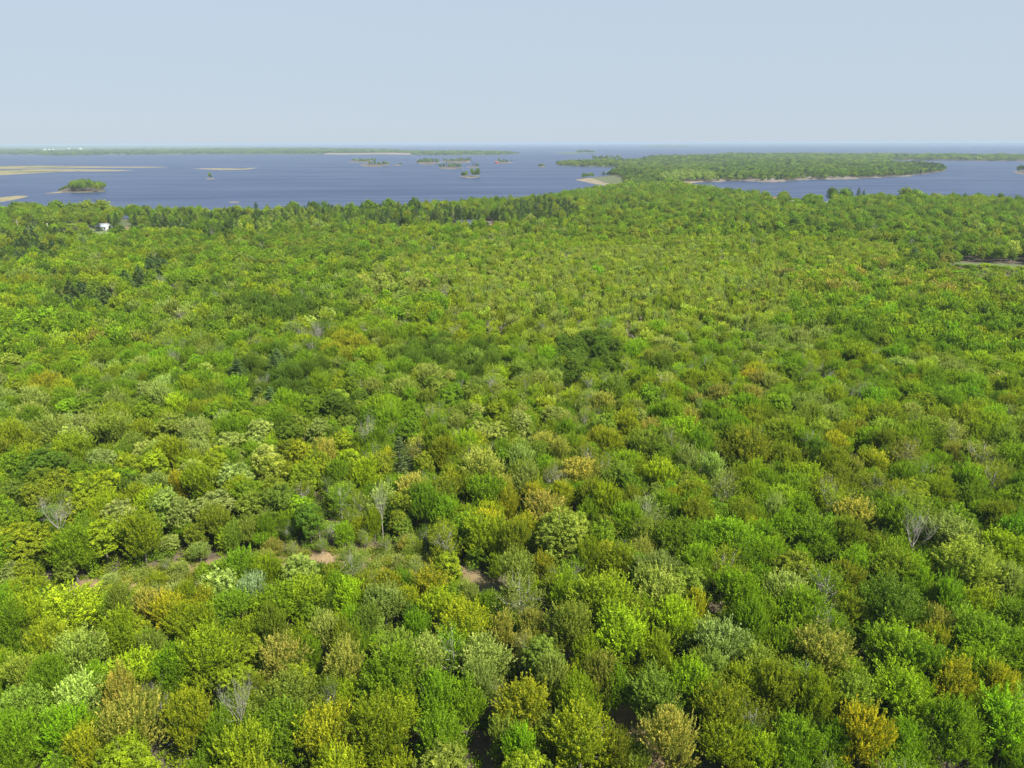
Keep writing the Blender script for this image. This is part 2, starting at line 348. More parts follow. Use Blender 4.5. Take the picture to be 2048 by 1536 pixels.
# ------------------------------------------------------------------ tree shapes
def unit(v): return v / (np.linalg.norm(v, axis=-1, keepdims=True) + 1e-9)
def leaves(c, n, size, g, asp=0.62, along=None):
    """folded diamond leaf sprays: c centres, n normals, size (N,), along = shoot directions"""
    if along is None: t = unit(np.cross(n, unit(g.normal(size=n.shape))))
    else:
        t = unit(along + 0.35 * g.normal(size=n.shape)); n = unit(n - t * (n * t).sum(-1, keepdims=True) + 1e-4)
    b = np.cross(n, t)
    s = size[:, None]
    v = np.stack([c + t * s, c + b * s * asp + n * s * 0.12, c - t * s, c - b * s * asp + n * s * 0.12], 1)
    return v.reshape(-1, 3), np.arange(len(c) * 4).reshape(-1, 4)
def tube(pts, rad, k=5):
    pts = np.asarray(pts, float); rad = np.asarray(rad, float); n = len(pts)
    d = unit(np.gradient(pts, axis=0)); up = np.array([0.31, 0.17, 0.93])
    a = unit(np.cross(d, up)); b = np.cross(d, a)
    th = np.arange(k) * 2 * math.pi / k
    V = pts[:, None] + rad[:, None, None] * (a[:, None] * np.cos(th)[None, :, None] + b[:, None] * np.sin(th)[None, :, None])
    idx = np.arange(n * k).reshape(n, k)
    q = np.stack([idx[:-1], np.roll(idx, -1, 1)[:-1], np.roll(idx, -1, 1)[1:], idx[1:]], -1).reshape(-1, 4)
    return V.reshape(-1, 3), q
def join(parts):
    V, Q, o = [], [], 0
    for v, q in parts:
        V.append(v); Q.append(q + o); o += len(v)
    return np.concatenate(V), np.concatenate(Q)

def branches(g, base, d, L, r, depth, out, spread=0.55, curl=0.25, k=4):
    n = 4; pts = [base]; dd = d.copy()
    for i in range(n):
        dd = unit(dd + g.normal(size=3) * 0.13 + np.array([0, 0, curl * 0.3])); pts.append(pts[-1] + dd * L / n)
    out.append(tube(pts, np.linspace(r, r * 0.5, n + 1), k))
    if depth <= 0: return
    for i in range(3 if depth > 1 else 3):
        t = g.uniform(0.45, 1.0) if i else 1.0
        p = pts[min(n, int(t * n))]
        nd = unit(dd + g.normal(size=3) * spread + np.array([0, 0, 0.2]))
        branches(g, p, nd, L * g.uniform(0.55, 0.78), r * 0.5, depth - 1, out, spread, curl, 3)

def broadleaf(seed, kind, lod):
    """15 m high, crown about 8 m wide.  kind: spray, clump, sparse, narrow"""
    g = np.random.default_rng(seed)
    H = 15.0
    cz, rx, rz = (8.9, 3.7, 5.6) if kind != 'narrow' else (8.8, 2.6, 6.0)
    nl = {'spray': 72, 'clump': 90, 'sparse': 46, 'narrow': 40}[kind]
    nsh = {'spray': 11, 'clump': 9, 'sparse': 7, 'narrow': 9}[kind]
    nlf = {'spray': 24, 'clump': 22, 'sparse': 14, 'narrow': 20}[kind]
    sz = {'spray': 0.145, 'clump': 0.15, 'sparse': 0.125, 'narrow': 0.14}[kind]
    if lod == 1: nl, nsh, nlf, sz = int(nl * 0.72), 4, 12, sz * 2.05
    if lod == 2: nl, nsh, nlf, sz = int(nl * 0.5), 2, 4, sz * 5.8
    # the crown is several leaders, each an uneven dome of its own
    K = {'spray': 8, 'clump': 10, 'sparse': 7, 'narrow': 5}[kind]
    a0 = g.uniform(0, 6.28); sub = []
    for k in range(K):
        if k == 0: sub.append((np.array([g.uniform(-.6, .6), g.uniform(-.6, .6), cz + rz * 0.28]), 0.58 * rx))
        else:
            a = a0 + k * 6.283 / (K - 1) + g.normal() * 0.25; q = rx * g.uniform(0.42, 0.66); zz = cz + rz * (g.uniform(-0.15, 0.25) if k % 2 else g.uniform(-0.72, -0.3))
            sub.append((np.array([math.cos(a) * q, math.sin(a) * q, zz]), rx * g.uniform(0.38, 0.56)))
    tip, u = [], []
    per = int(math.ceil(nl / K))
    for (cc, sr) in sub:
        i = np.arange(per) + 0.5; ct = 1 - 1.35 * i / per; ph = i * 2.399963 + g.uniform(0, 6)
        ct = np.clip(ct + g.normal(size=per) * 0.08, -0.6, 1); stt = np.sqrt(1 - ct ** 2)
        uu = np.stack([stt * np.cos(ph), stt * np.sin(ph), ct], -1)
        tip.append(cc + uu * sr * g.uniform(0.7, 1.12, per)[:, None] * np.array([1, 1, 1.25])); u.append(uu)
    tip = np.concatenate(tip); u = np.concatenate(u); nl = len(tip)
    ctr = np.array([0, 0, cz - 1.0]); u = unit(u + 0.7 * unit(tip - ctr))
    C, N, Z, F, A = [], [], [], [], []
    outd = unit(u * np.array([1, 1, 0.8]))
    for j in range(nl):
        if kind == 'clump':
            # rounded puffs
            m = nsh * nlf; rr = g.uniform(0.7, 1.15)
            qc = unit(g.normal(size=(nsh, 3)) + outd[j] * 0.7) * rr * g.uniform(0.5, 1.1, (nsh, 1)); qc = np.repeat(qc, nlf, 0)
            q = unit(g.normal(size=(m, 3)))
            c = tip[j] + qc + q * (0.36 if lod == 0 else 0.5) * g.random((m, 1)) ** 0.5
            fb = np.repeat(g.normal(0, 0.12, nsh), nlf)
            A.append(unit(g.normal(size=(m, 3)))); C.append(c); N.append(unit(q * 0.7 + 0.3 * g.normal(size=(m, 3)) + outd[j] * 0.55 + np.array([0, 0, .3 + .25 * (lod == 1)]))); Z.append(sz * g.uniform(0.7, 1.3, m)); F.append(np.clip(0.5 + fb + g.normal() * 0.12 + g.normal(size=m) * 0.12 + q[:, 2] * 0.12, 0, 1))
        else:
            bend = 0.95 if kind in ('spray', 'narrow') else 0.7
            ax = unit(outd[j] * (1.0 - 0.35 * bend) + np.array([-0.12, 0.05, bend]) * 0.8)
            for s in range(nsh):
                st = tip[j] + g.normal(size=3) * np.array([0.62, 0.62, 0.35]) - ax * 0.5
                dr = unit(ax + np.array([0, 0, 0.35]) + g.normal(size=3) * 0.20); L = g.uniform(1.2, 2.3) * (1.5 if g.random() < 0.22 else 1)
                t = g.random(nlf) ** 0.85
                wd = 0.17 * (1.15 - t)[:, None] + 0.03
                rv = g.normal(size=(nlf, 3))
                c = st + dr * (t * L)[:, None] + rv * wd * (1.5 if kind == 'sparse' else 1.0)
                A.append(np.tile(dr, (nlf, 1))); C.append(c); N.append(unit(rv * 0.55 + outd[j] * 0.5 + 0.25 * g.normal(size=(nlf, 3)) + np.array([0, 0, .5 + .4 * (lod == 1)])))
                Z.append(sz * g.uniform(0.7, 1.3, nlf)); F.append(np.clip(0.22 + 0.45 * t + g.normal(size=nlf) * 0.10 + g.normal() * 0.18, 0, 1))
    # inner leaves fill part of the hollow
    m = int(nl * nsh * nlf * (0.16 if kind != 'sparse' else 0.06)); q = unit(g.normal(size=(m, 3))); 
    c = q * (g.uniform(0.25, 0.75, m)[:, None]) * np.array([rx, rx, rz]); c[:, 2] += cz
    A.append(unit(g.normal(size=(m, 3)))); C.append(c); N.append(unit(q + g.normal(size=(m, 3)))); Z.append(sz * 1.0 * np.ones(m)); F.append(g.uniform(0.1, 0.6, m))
    LV, LQ = leaves(np.concatenate(C), np.concatenate(N), np.concatenate(Z) * (1.22 if kind != 'clump' else 1.0), g, 0.46 if kind != 'clump' else 0.62, np.concatenate(A))
    F = np.concatenate(F)
    # trunk and limbs
    lean = g.uniform(-0.5, 0.5, 2)
    tp = np.array([[0, 0, -0.6], [lean[0] * .2, lean[1] * .2, 3.5], [lean[0] * .6, lean[1] * .6, 7], [lean[0], lean[1], 10.5], [lean[0] * 1.1, lean[1] * 1.1, 12.8]])
    parts = [tube(tp, [0.24, 0.19, 0.15, 0.09, 0.04], 6 if lod == 0 else 4)]
    if lod < 2:
        sel = g.choice(nl, 22 if kind == 'sparse' else (14 if lod == 0 else 6), replace=False)
        for j in sel:
            t = g.uniform(0.3, 0.8); z0 = 4 + 6.5 * t * 0.9; b0 = np.array([lean[0] * z0 / 11, lean[1] * z0 / 11, min(z0, tip[j][2] - 0.6)])
            mid = b0 * 0.45 + tip[j] * 0.55 + np.array([0, 0, -0.5])
            parts.append(tube([b0, mid, tip[j]], [0.10, 0.06, 0.025], 4 if lod == 0 else 3))
            if kind == 'sparse' and lod == 0:
                for _ in range(3):
                    parts.append(tube([mid, (mid + tip[j]) / 2 + g.normal(size=3) * 0.4, tip[j] + g.normal(size=3) * 0.9 + np.array([0, 0, .8])], [0.05, 0.03, 0.012], 3))
    BV, BQ = join(parts)
    return (LV, LQ, F), (BV, BQ)

def pine(seed, lod):
    g = np.random.default_rng(seed); H = 17.0
    C, N, Z, F = [], [], [], []; parts = [tube([[0, 0, -.6], [0, 0, 6], [0.1, 0, 12], [0.15, 0.05, H - 0.3]], [0.26, 0.2, 0.12, 0.03], 5)]
    nw = 15
    for i in range(nw):
        f = i / (nw - 1); z = 3.6 + f * (H - 4.4); L = (3.6 * (1 - f) ** 0.8 + 0.5) * g.uniform(0.8, 1.15)
        nb = 6 if f < 0.8 else 4
        for b in range(nb):
            if g.random() < 0.12: continue
            a = b * 2 * math.pi / nb + i * 0.7 + g.normal() * 0.2; l = L * g.uniform(0.65, 1.15)
            d = np.array([math.cos(a), math.sin(a), 0.18 + 0.5 * f]); 
            if lod == 0: parts.append(tube([[0, 0, z], [0, 0, z] + d * l], [0.05, 0.015], 3))
            m = {0: 60, 1: 26, 2: 7}[lod]; t = g.uniform(0.2, 1.05, m)
            side = np.cross(d, [0, 0, 1.0]); wd = 0.55 * np.sin(np.clip(t, 0, 1) * 2.6 + 0.3)
            c = np.array([0, 0, z]) + d * (t * l)[:, None] + side * (g.uniform(-1, 1, m) * wd)[:, None] + np.array([0, 0, 1.0]) * (g.uniform(0, 0.32, m) + 0.06 * t * l)[:, None]
            C.append(c); N.append(unit(np.array([0, 0, 1.1]) + g.normal(size=(m, 3)) * 0.55)); Z.append({0: 0.2, 1: 0.38, 2: 0.75}[lod] * g.uniform(.7, 1.3, m)); F.append(np.clip(0.3 + 0.3 * t + g.normal(size=m) * .12, 0, 1))
    LV, LQ = leaves(np.concatenate(C), np.concatenate(N), np.concatenate(Z), g, 0.45)
    return (LV, LQ, np.concatenate(F)), join(parts)

def bare(seed, big=1.0):
    g = np.random.default_rng(seed); out = []
    top = np.array([g.uniform(-.6, .6), g.uniform(-.6, .6), 7.0])
    out.append(tube([[0, 0, -.6], top * [0.3, 0.3, 0.5], top], [0.24, 0.18, 0.13], 6))
    for i in range(6):
        a = i * 1.05 + g.normal() * 0.3
        branches(g, top * [1, 1, 0.72 + 0.05 * i], unit(np.array([math.cos(a) * 0.75, math.sin(a) * 0.75, 1.0])), 3.6, 0.075, 4, out, 0.52)
    return join(out)

def shrub(seed):
    g = np.random.default_rng(seed); C, N, Z, F = [], [], [], []
    for j in range(26):
        b = g.normal(size=3) * [0.55, 0.55, 0.0]; d = unit(np.array([b[0] * .6, b[1] * .6, 1.0]) + g.normal(size=3) * .2); L = g.uniform(0.8, 2.2); m = 14
        t = g.random(m); C.append(b + d * (t * L)[:, None] + g.normal(size=(m, 3)) * 0.16 * (1.3 - t)[:, None]); N.append(unit(g.normal(size=(m, 3)) + [0, 0, .5])); Z.append(0.13 * g.uniform(.7, 1.4, m)); F.append(np.clip(0.25 + 0.4 * t + g.normal(size=m) * .12, 0, 1))
    LV, LQ = leaves(np.concatenate(C), np.concatenate(N), np.concatenate(Z), g)
    BV, BQ = join([tube([[0, 0, -.2], [0.05, 0, 1.2]], [0.04, 0.015], 3)])
    return (LV, LQ, np.concatenate(F)), (BV, BQ)

KINDS = ['spray', 'clump', 'sparse', 'narrow', 'pine', 'bare', 'shrub']
HI = {}                                     # kind -> list of (crown mesh or None, trunk mesh)
PROTO = bpy.data.collections.new('tree_shapes')     # never linked to the scene
INDEX = {}                                  # (kind, lod) -> list of indices in the collection
_n = 0
def proto(kind, lod, L, Bk, leafm, barkm):
    global _n
    if L is None: V, Q, F, mi = Bk[0], Bk[1], np.zeros(len(Bk[1])), np.ones(len(Bk[1]))
    else:
        V = np.concatenate([L[0], Bk[0]]); Q = np.concatenate([L[1], Bk[1] + len(L[0])]); F = np.concatenate([L[2], np.zeros(len(Bk[1]))]); mi = np.concatenate([np.zeros(len(L[1])), np.ones(len(Bk[1]))])
    me = mesh_from('tree_shape', V, quads=Q, mats=[leafm, barkm], mi=mi, fattr=F)
    o = bpy.data.objects.new('shape_%03d' % _n, me); PROTO.objects.link(o)
    INDEX.setdefault((kind, lod), []).append(_n); _n += 1
for kind, nv in (('spray', 5), ('clump', 4), ('sparse', 3), ('narrow', 2)):
    for v in range(nv):
        for lod in (0, 1, 2):
            if lod and v >= 3: continue
            L, Bk = broadleaf(100 + 17 * KINDS.index(kind) + v, kind, lod)
            bm_ = BARKPALE if kind in ('sparse', 'narrow') else BARK
            if lod == 0:
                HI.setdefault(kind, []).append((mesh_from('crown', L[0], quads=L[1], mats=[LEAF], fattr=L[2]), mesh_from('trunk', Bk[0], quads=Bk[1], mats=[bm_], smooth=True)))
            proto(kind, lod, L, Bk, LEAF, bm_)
for v in range(2):
    for lod in (0, 1, 2):
        L, Bk = pine(300 + v, lod)
        if lod == 0: HI.setdefault('pine', []).append((mesh_from('crown', L[0], quads=L[1], mats=[NEEDLE], fattr=L[2]), mesh_from('trunk', Bk[0], quads=Bk[1], mats=[BARK], smooth=True)))
        proto('pine', lod, L, Bk, NEEDLE, BARK)
for v in range(3):
    Bk = bare(400 + v); HI.setdefault('bare', []).append((None, mesh_from('bare_wood', Bk[0], quads=Bk[1], mats=[BARKDEAD], smooth=True)))
    for lod in (0, 1): proto('bare', lod, None, Bk, LEAF, BARKDEAD)
for v in range(2):
    L, Bk = shrub(500 + v); proto('shrub', 0, L, Bk, LEAF, BARK)

# ------------------------------------------------------------------ foliage colours (linear base colours) and how one would name them
TINT = {'G': (0.168, 0.268, 0.007), 'B': (0.205, 0.320, 0.006), 'Y': (0.262, 0.322, 0.008), 'D': (0.098, 0.160, 0.011), 'S': (0.295, 0.350, 0.085), 'T': (0.225, 0.285, 0.033),
        'O': (0.205, 0.235, 0.012), 'E': (0.330, 0.320, 0.012), 'F': (0.340, 0.305, 0.055), 'R': (0.230, 0.205, 0.032), 'P': (0.072, 0.118, 0.024), 'W': (0.290, 0.325, 0.065), 'K': (0.40, 0.48, 0.24),
        'L': (0.335, 0.385, 0.042)}
WORD = {'G': 'green', 'B': 'lime', 'Y': 'yellowish', 'D': 'dark', 'S': 'silvery', 'T': 'greyish', 'O': 'olive', 'E': 'golden', 'F': 'tan', 'R': 'rusty',
        'P': 'bluish', 'W': 'pale', 'K': 'whitish', 'L': 'pale', 'X': 'bare'}

# the near trees, read off the photo: crown centre x, y, crown width (photo px), colour, form (s spray, c clump, a sparse, n narrow, p pine, b bare)
T = '''110 885 62 S s;225 880 72 T s;35 895 45 Y s;78 893 48 E s;150 912 62 Y s;350 872 72 T c;288 872 48 Y s;292 922 38 S c;330 915 46 S c;392 905 56 S c;460 902 60 S c;212 955 48 S c;
92 955 84 D c;120 995 62 O c;35 1000 62 T c;80 1022 52 O c;158 1038 62 Y c;248 1050 72 S c;312 988 62 S c;366 1003 36 E s;335 1040 60 S c;432 1032 84 S c;470 985 78 S c;12 1052 46 G c;62 1102 112 Y c;
212 1098 84 Y c;345 1112 50 S c;135 1152 52 T s;118 1072 64 X b;30 955 50 G c;165 965 55 G c;270 1000 50 D c;395 1095 60 G c;505 1040 60 T c;10 1120 60 G c;
580 890 54 D c;522 880 56 S c;642 888 52 S c;726 905 48 B s;758 920 40 G s;738 897 36 X b;802 955 44 P p;838 917 48 F a;886 935 50 Y s;966 975 72 W s;902 990 56 E s;826 1003 60 F s;768 1022 62 S s;650 935 42 F s;
612 985 60 Y c;562 1028 62 T c;606 1010 44 O a;682 1012 60 G a;636 955 50 Y c;892 1052 54 B s;932 1058 46 Y s;974 1072 58 E s;1000 1100 50 Y s;1003 1012 42 F s;575 1085 56 F s;665 1088 50 S s;730 1100 34 S s;
768 1096 38 X b;816 1112 46 S s;888 1112 62 O a;716 1150 52 W s;742 1188 60 Y s;832 1175 40 S s;700 940 50 Y c;760 970 45 O c;540 950 55 S c;600 930 50 Y c;850 960 40 O c;525 1100 50 G c;620 1060 50 D c;
700 1070 45 O c;850 1040 50 G s;940 1010 45 O s;
1040 955 52 S s;1048 995 52 S s;1085 928 42 F s;1120 942 36 F s;1156 975 74 F s;1196 898 46 E s;1132 890 38 G s;1252 878 56 Y s;1290 918 62 T s;1358 900 66 B s;1252 952 56 B s;1236 988 58 T s;1322 982 60 Y s;
1370 962 34 S s;1422 975 40 S s;1446 1012 56 W a;1384 1018 56 E s;1500 935 70 O s;1440 892 50 G s;1255 1012 42 G c;1214 1038 52 Y s;1292 1056 78 W a;1336 1036 34 E s;1085 1052 82 F s;1018 1040 38 E s;
1122 1112 118 T c;1030 1118 50 O s;1202 1100 52 G c;1290 1098 50 T s;1346 1115 76 G s;1450 1122 92 B s;1232 1158 60 Y s;1180 1152 50 Y s;1284 1140 36 F s;1312 1185 78 S s;1392 1160 60 G s;1512 1100 62 G s;
1036 1178 62 W s;1488 1062 56 O s;1100 990 40 O a;1180 1020 48 O s;1430 1050 50 G c;1530 995 50 G s;1065 1000 40 Y c;1320 935 45 G c;1400 925 45 G s;
1556 890 60 O s;1570 935 52 Y s;1636 932 52 D s;1662 914 52 E s;1645 878 50 T s;1712 890 28 R s;1770 882 56 T s;1850 888 72 T s;1900 892 60 W a;1925 866 56 O s;1762 922 42 O s;1812 935 62 R a;1900 925 30 F s;
1962 935 96 W a;2024 950 56 G s;1606 975 62 Y s;1664 958 52 Y s;1662 1004 62 O a;1746 943 52 E s;1742 990 62 O a;1786 1012 34 E s;1882 1002 46 Y s;1942 1012 60 G s;1980 1050 28 F s;2024 1050 62 G s;
1600 1052 52 G s;1546 1056 38 S s;1696 1060 72 F s;1790 1068 82 G s;1900 1096 112 S s;1826 1106 62 X b;1620 1112 92 G s;1562 1092 50 B s;1694 1112 60 O s;1582 1172 84 O c;1686 1192 68 E s;1772 1172 84 O s;
1822 1182 60 B s;1930 1176 104 T s;2012 1128 84 Y s;2006 1192 52 S s;1840 960 50 G a;1700 965 40 F s;1850 1040 50 G s;1740 1120 50 O s;2040 1000 50 G s;
62 1212 72 Y s;150 1243 116 E s;304 1240 56 F s;346 1252 60 E s;246 1243 42 T s;384 1222 44 Y s;412 1245 40 E s;460 1252 84 G s;506 1212 50 K s;22 1290 62 G s;62 1262 60 Y s;242 1302 72 Y s;102 1318 60 E s;
172 1342 82 S s;60 1372 72 T s;272 1372 92 Y s;402 1292 72 Y s;352 1372 62 B s;424 1352 100 Y s;162 1424 82 S s;50 1442 92 T s;252 1432 60 F s;132 1482 82 B s;270 1492 92 F s;182 1516 70 E s;382 1472 72 Y s;
446 1502 62 G s;485 1462 66 X b;30 1516 84 G s;330 1440 50 O a;20 1230 50 G s;200 1390 60 G s;110 1400 60 G s;310 1310 50 T s;
560 1242 84 B s;622 1222 82 Y s;702 1226 52 Y s;552 1292 52 O s;602 1322 60 Y s;656 1292 52 S s;772 1243 72 S s;734 1272 52 T s;816 1232 40 E s;866 1202 72 E s;882 1248 72 Y s;932 1287 92 Y s;940 1222 40 S s;
976 1232 46 G s;1004 1292 50 F s;572 1352 82 F s;692 1372 62 F s;790 1332 72 T s;852 1362 72 S s;782 1404 116 B s;970 1352 92 S s;582 1442 112 T s;556 1506 112 G s;660 1422 52 O a;872 1424 72 G s;932 1434 72 G s;
962 1404 60 S s;652 1502 92 E s;762 1512 112 Y s;882 1502 84 G s;690 1310 50 O s;840 1300 45 G s;500 1290 50 Y s;520 1400 50 O s;
1040 1238 92 W a;1062 1282 50 F s;1132 1222 60 Y s;1202 1252 112 Y s;1310 1225 84 W s;1342 1284 82 Y s;1386 1252 36 E s;1290 1262 42 G s;1136 1303 82 T s;1240 1322 102 Y s;1168 1335 50 Y s;1050 1322 50 F a;
1106 1382 56 S s;1045 1442 102 E s;1312 1352 60 Y s;1440 1322 92 S s;1472 1232 84 B s;1502 1292 60 G s;1416 1372 60 S s;1522 1372 82 T s;1204 1392 60 F s;1152 1432 60 Y s;1232 1400 52 G s;1312 1424 102 T s;
1440 1452 102 O s;1162 1504 112 Y s;1332 1512 92 F s;1450 1506 92 Y s;1040 1516 60 B s;1238 1516 50 O s;1524 1512 62 Y s;1390 1190 50 G s;
1568 1222 72 S s;1592 1262 82 G s;1646 1342 102 F s;1772 1262 118 D s;1700 1256 60 O s;1862 1282 60 F s;1852 1322 60 O s;1952 1322 122 B s;1790 1342 100 G s;1852 1366 92 G s;2032 1342 62 G s;1562 1312 60 G s;
1556 1422 82 O s;1622 1442 72 Y s;1702 1422 82 T s;1800 1432 112 B s;1902 1412 80 E s;1984 1412 62 E s;1722 1512 82 E s;1802 1512 72 B s;1902 1502 92 G s;2004 1482 102 B s;2012 1262 82 G s;1592 1502 82 G s;1660 1506 60 G s;1950 1240 60 Y s;1890 1230 50 G s'''
FORM = {'s': 'spray', 'c': 'clump', 'a': 'sparse', 'n': 'narrow', 'p': 'pine', 'b': 'bare'}
NEAR = []
for e in T.replace('\n', '').split(';'):
    a = e.split(); x_, y_, w_ = float(a[0]), float(a[1]), float(a[2]); c_, f_ = a[3], FORM[a[4]]
    zc = 8.0 if w_ > 45 else 6.8
    if f_ == 'bare': zc = 9.5
    sap = (80 < x_ < 860 and 1055 < y_ < 1200 and w_ <= 60 and y_ > 1120 - (x_ - 200) * 0.13)
    if x_ < 930 and 1195 < y_ < 1262: zc = 6.0
    if sap: zc = 3.0; w_ *= 0.82; c_ = {'G': 'W', 'Y': 'O', 'D': 'O', 'T': 'S'}.get(c_, c_); f_ = 'sparse' if f_ == 'spray' and c_ != 'E' else f_
    px_, py_ = P(x_, y_, zc); hk = None
    if not sap and x_ < 940:
        for zc in (zc, 6.6, 5.4, 4.4, 3.4):
            px_, py_ = P(x_, y_, zc)
            if sdf(CLEARING, np.array([px_]), np.array([py_]))[0] < 0.5: break
        if zc < 7.9 and w_ > 45: hk = max(0.42, zc / 9.4)
    dz = w2px(px_, py_, zc)[2]
    wm_ = w_ * float(dz) / FPX * (1.14 if not sap else 1.0)
    NEAR.append([px_, py_, wm_, c_, f_, x_, y_, w_, sap, hk])

# fill of the rest of the woods: jittered cells that widen with distance
def fill_points():
    out = []
    d = 55.0
    while d < 13500:
        st = max(5.9 + 1.1 * min(1.0, max(0.0, (d - 150) / 350)), d * 0.0042); sr = st if d < 1400 else st * (2.0 + min(3.0, (d - 1400) / 2500))
        amax = R(40); na = int(2 * amax * d / st)
        a = (np.arange(na) + 0.5 * rng.random()) / na * 2 * amax - amax
        dd = d + rng.uniform(-0.38, 0.38, na) * sr; a = a + rng.uniform(-0.38, 0.38, na) * st / d
        out.append(np.stack([dd * np.sin(a), dd * np.cos(a), np.full(na, st)], -1)); d += sr
    return np.concatenate(out)
pts = fill_points()
H, who, sd_ = land_height(pts[:, 0].copy(), pts[:, 1].copy())
names = list(LANDS); treed = np.array([v[2] for v in LANDS.values()] + [False])
dist = np.hypot(pts[:, 0], pts[:, 1])
ok = treed[who] & (H > 0.15) & (sd_ > 1.5)
def inside(pl, x, y):
    lo = pl.min(0); hi = pl.max(0); m = (x > lo[0]) & (x < hi[0]) & (y > lo[1]) & (y < hi[1]); r = np.zeros(len(x), bool)
    if m.any(): r[m] = sdf(pl, x[m], y[m]) > 0
    return r
for pl, c, clr in COVERS:
    if clr: ok &= ~inside(pl, pts[:, 0], pts[:, 1])
for RP in ROCKSHORES: ok &= ~(inside(RP, pts[:, 0], pts[:, 1]) & (rng.random(len(pts)) < 0.6))
inclear = inside(CLEARING, pts[:, 0], pts[:, 1]); ok &= ~inclear
ok &= ~(path_dist(pts[:, 0], pts[:, 1]) < 4.5)
nx = np.array([[n[0], n[1], n[2]] for n in NEAR])
nearby = np.where(ok & (dist < 330))[0]
for i in nearby:
    dd = np.hypot(nx[:, 0] - pts[i, 0], nx[:, 1] - pts[i, 1])
    if (dd < 0.32 * nx[:, 2] + 1.9).any(): ok[i] = False
pts, H, who, dist = pts[ok], H[ok], who[ok], dist[ok]
ptx, pty, ptz = w2px(pts[:, 0], pts[:, 1], H + 10)

# stands: ellipses on the photo (cx cy rx ry), weights of colours, forms
STANDS = '''0 495 130 26 PPPPDO p 0.85;130 470 90 12 PPGDO p 0.5;400 445 190 20 PPDTDPG p 0.85;170 590 60 24 PPD p 0.8;310 525 26 14 PP p 0.95;275 552 28 12 PP p 0.95;150 545 60 16 PPO p 0.6;800 434 280 19 PPDTPDG p 0.85;1080 420 80 20 PPDPO p 0.85;1230 408 70 12 PDO p 0.4;
255 522 52 22 YYB s 1;205 572 40 28 YYO s 1;30 585 60 30 YYG s 0.8;60 640 80 26 GBG c 0.8;540 612 90 22 DDD s 0.95;340 622 42 22 SST s 0.9;160 690 140 30 RGOYG s 0.5;180 770 120 16 OGRG s 0.5;100 768 56 18 EEY s 0.95;
560 735 105 48 DDDP s 0.9;400 795 42 22 DDO s 0.9;900 700 110 34 DTDG s 0.8;1170 700 66 46 DDD c 1;1310 722 38 24 TTD s 0.9;690 682 36 24 EEY s 0.95;300 660 200 40 GGYTG s 0.5;
230 860 170 40 STSTG s 0.75;80 820 110 40 SGST s 0.6;350 800 130 50 TSGY s 0.6;820 800 200 60 GTGYB c 0.55;650 820 110 60 TGTD c 0.7;1250 585 340 95 LLWYLS n 0.85;1000 520 220 42 LGYLWG n 0.8;1500 505 320 36 LYLWYG n 0.8;
1800 480 300 60 DGDGGO c 0.6;1350 445 400 30 GDGYO c 0.7;1700 560 330 42 LYLFYB s 0.7;1420 590 140 24 EYFYG s 0.45;1590 668 80 26 SSST s 0.9;1860 718 110 22 SSTY s 0.85;1660 800 60 50 TSTG s 0.7;1400 800 200 70 OFYWG s 0.35;1800 640 260 60 GBYGG s 0.7;
1800 800 260 90 GGOGY s 0.7;600 500 400 40 GDTGO c 0.6;1090 460 30 8 WWO n 0.8;1280 475 24 12 ROW s 0.9;1650 450 120 24 DDG c 0.8;1900 505 110 16 DDRP c 0.8;1120 780 60 70 YLYW n 0.6;1500 740 40 14 EYE s 0.5;
1378 352 62 13 SSTG c 0.9;1250 345 40 10 DPD c 0.8;1600 335 260 14 DDGDP c 0.6;1850 335 60 14 PPD p 0.6;1180 328 80 6 DDO c 0.6;160 380 60 14 GDY c 1'''
ST = []
for e in STANDS.replace('\n', '').split(';'):
    a = e.split(); ST.append((*[float(v) for v in a[:4]], a[4], FORM[a[5]], float(a[6])))
def base_mix(x, y):
    if y < 368: return 'DDPDTDOD'
    if y < 440: return 'GDGTGYOG'
    if x < 700: return 'GGYBTGDYYBSG' if y < 860 else 'YGSGOTYBY'
    if x < 1300: return 'YYBYGBTWYW' if y < 860 else 'YBGOEYTG'
    return 'YYGBYWTBG' if y < 860 else 'GBBYOGTG'
# slow patches so that like stands with like
def patch(x, y): return np.sin(x * 0.031 + 2 * np.sin(y * 0.013)) + np.sin(y * 0.037 + 1.7 * np.sin(x * 0.017))
ptby = w2px(pts[:, 0], pts[:, 1], H)[1]
LOWS = [(-200, 930, 1240, 1345, .52), (20, 215, 455, 484, .48), (236, 268, 455, 492, .40), (180, 240, 458, 496, .40), (266, 300, 462, 484, .62), (855, 910, 455, 476, .55), (905, 1000, 456, 474, .62), (1272, 1304, 412, 430, .62), (1535, 1560, 402, 418, .62), (1575, 1606, 404, 424, .55),
        (1642, 1660, 406, 424, .5), (852, 870, 510, 542, .4), (1895, 2150, 535, 580, .32), (1018, 1046, 512, 540, .5), (793, 832, 462, 480, .5), (1225, 1300, 362, 382, .6)]
def low_factor(x, y):
    f = 1.0
    for a, b, c, d_, v in LOWS:
        if a < x < b and c < y < d_: f = min(f, v)
    return f
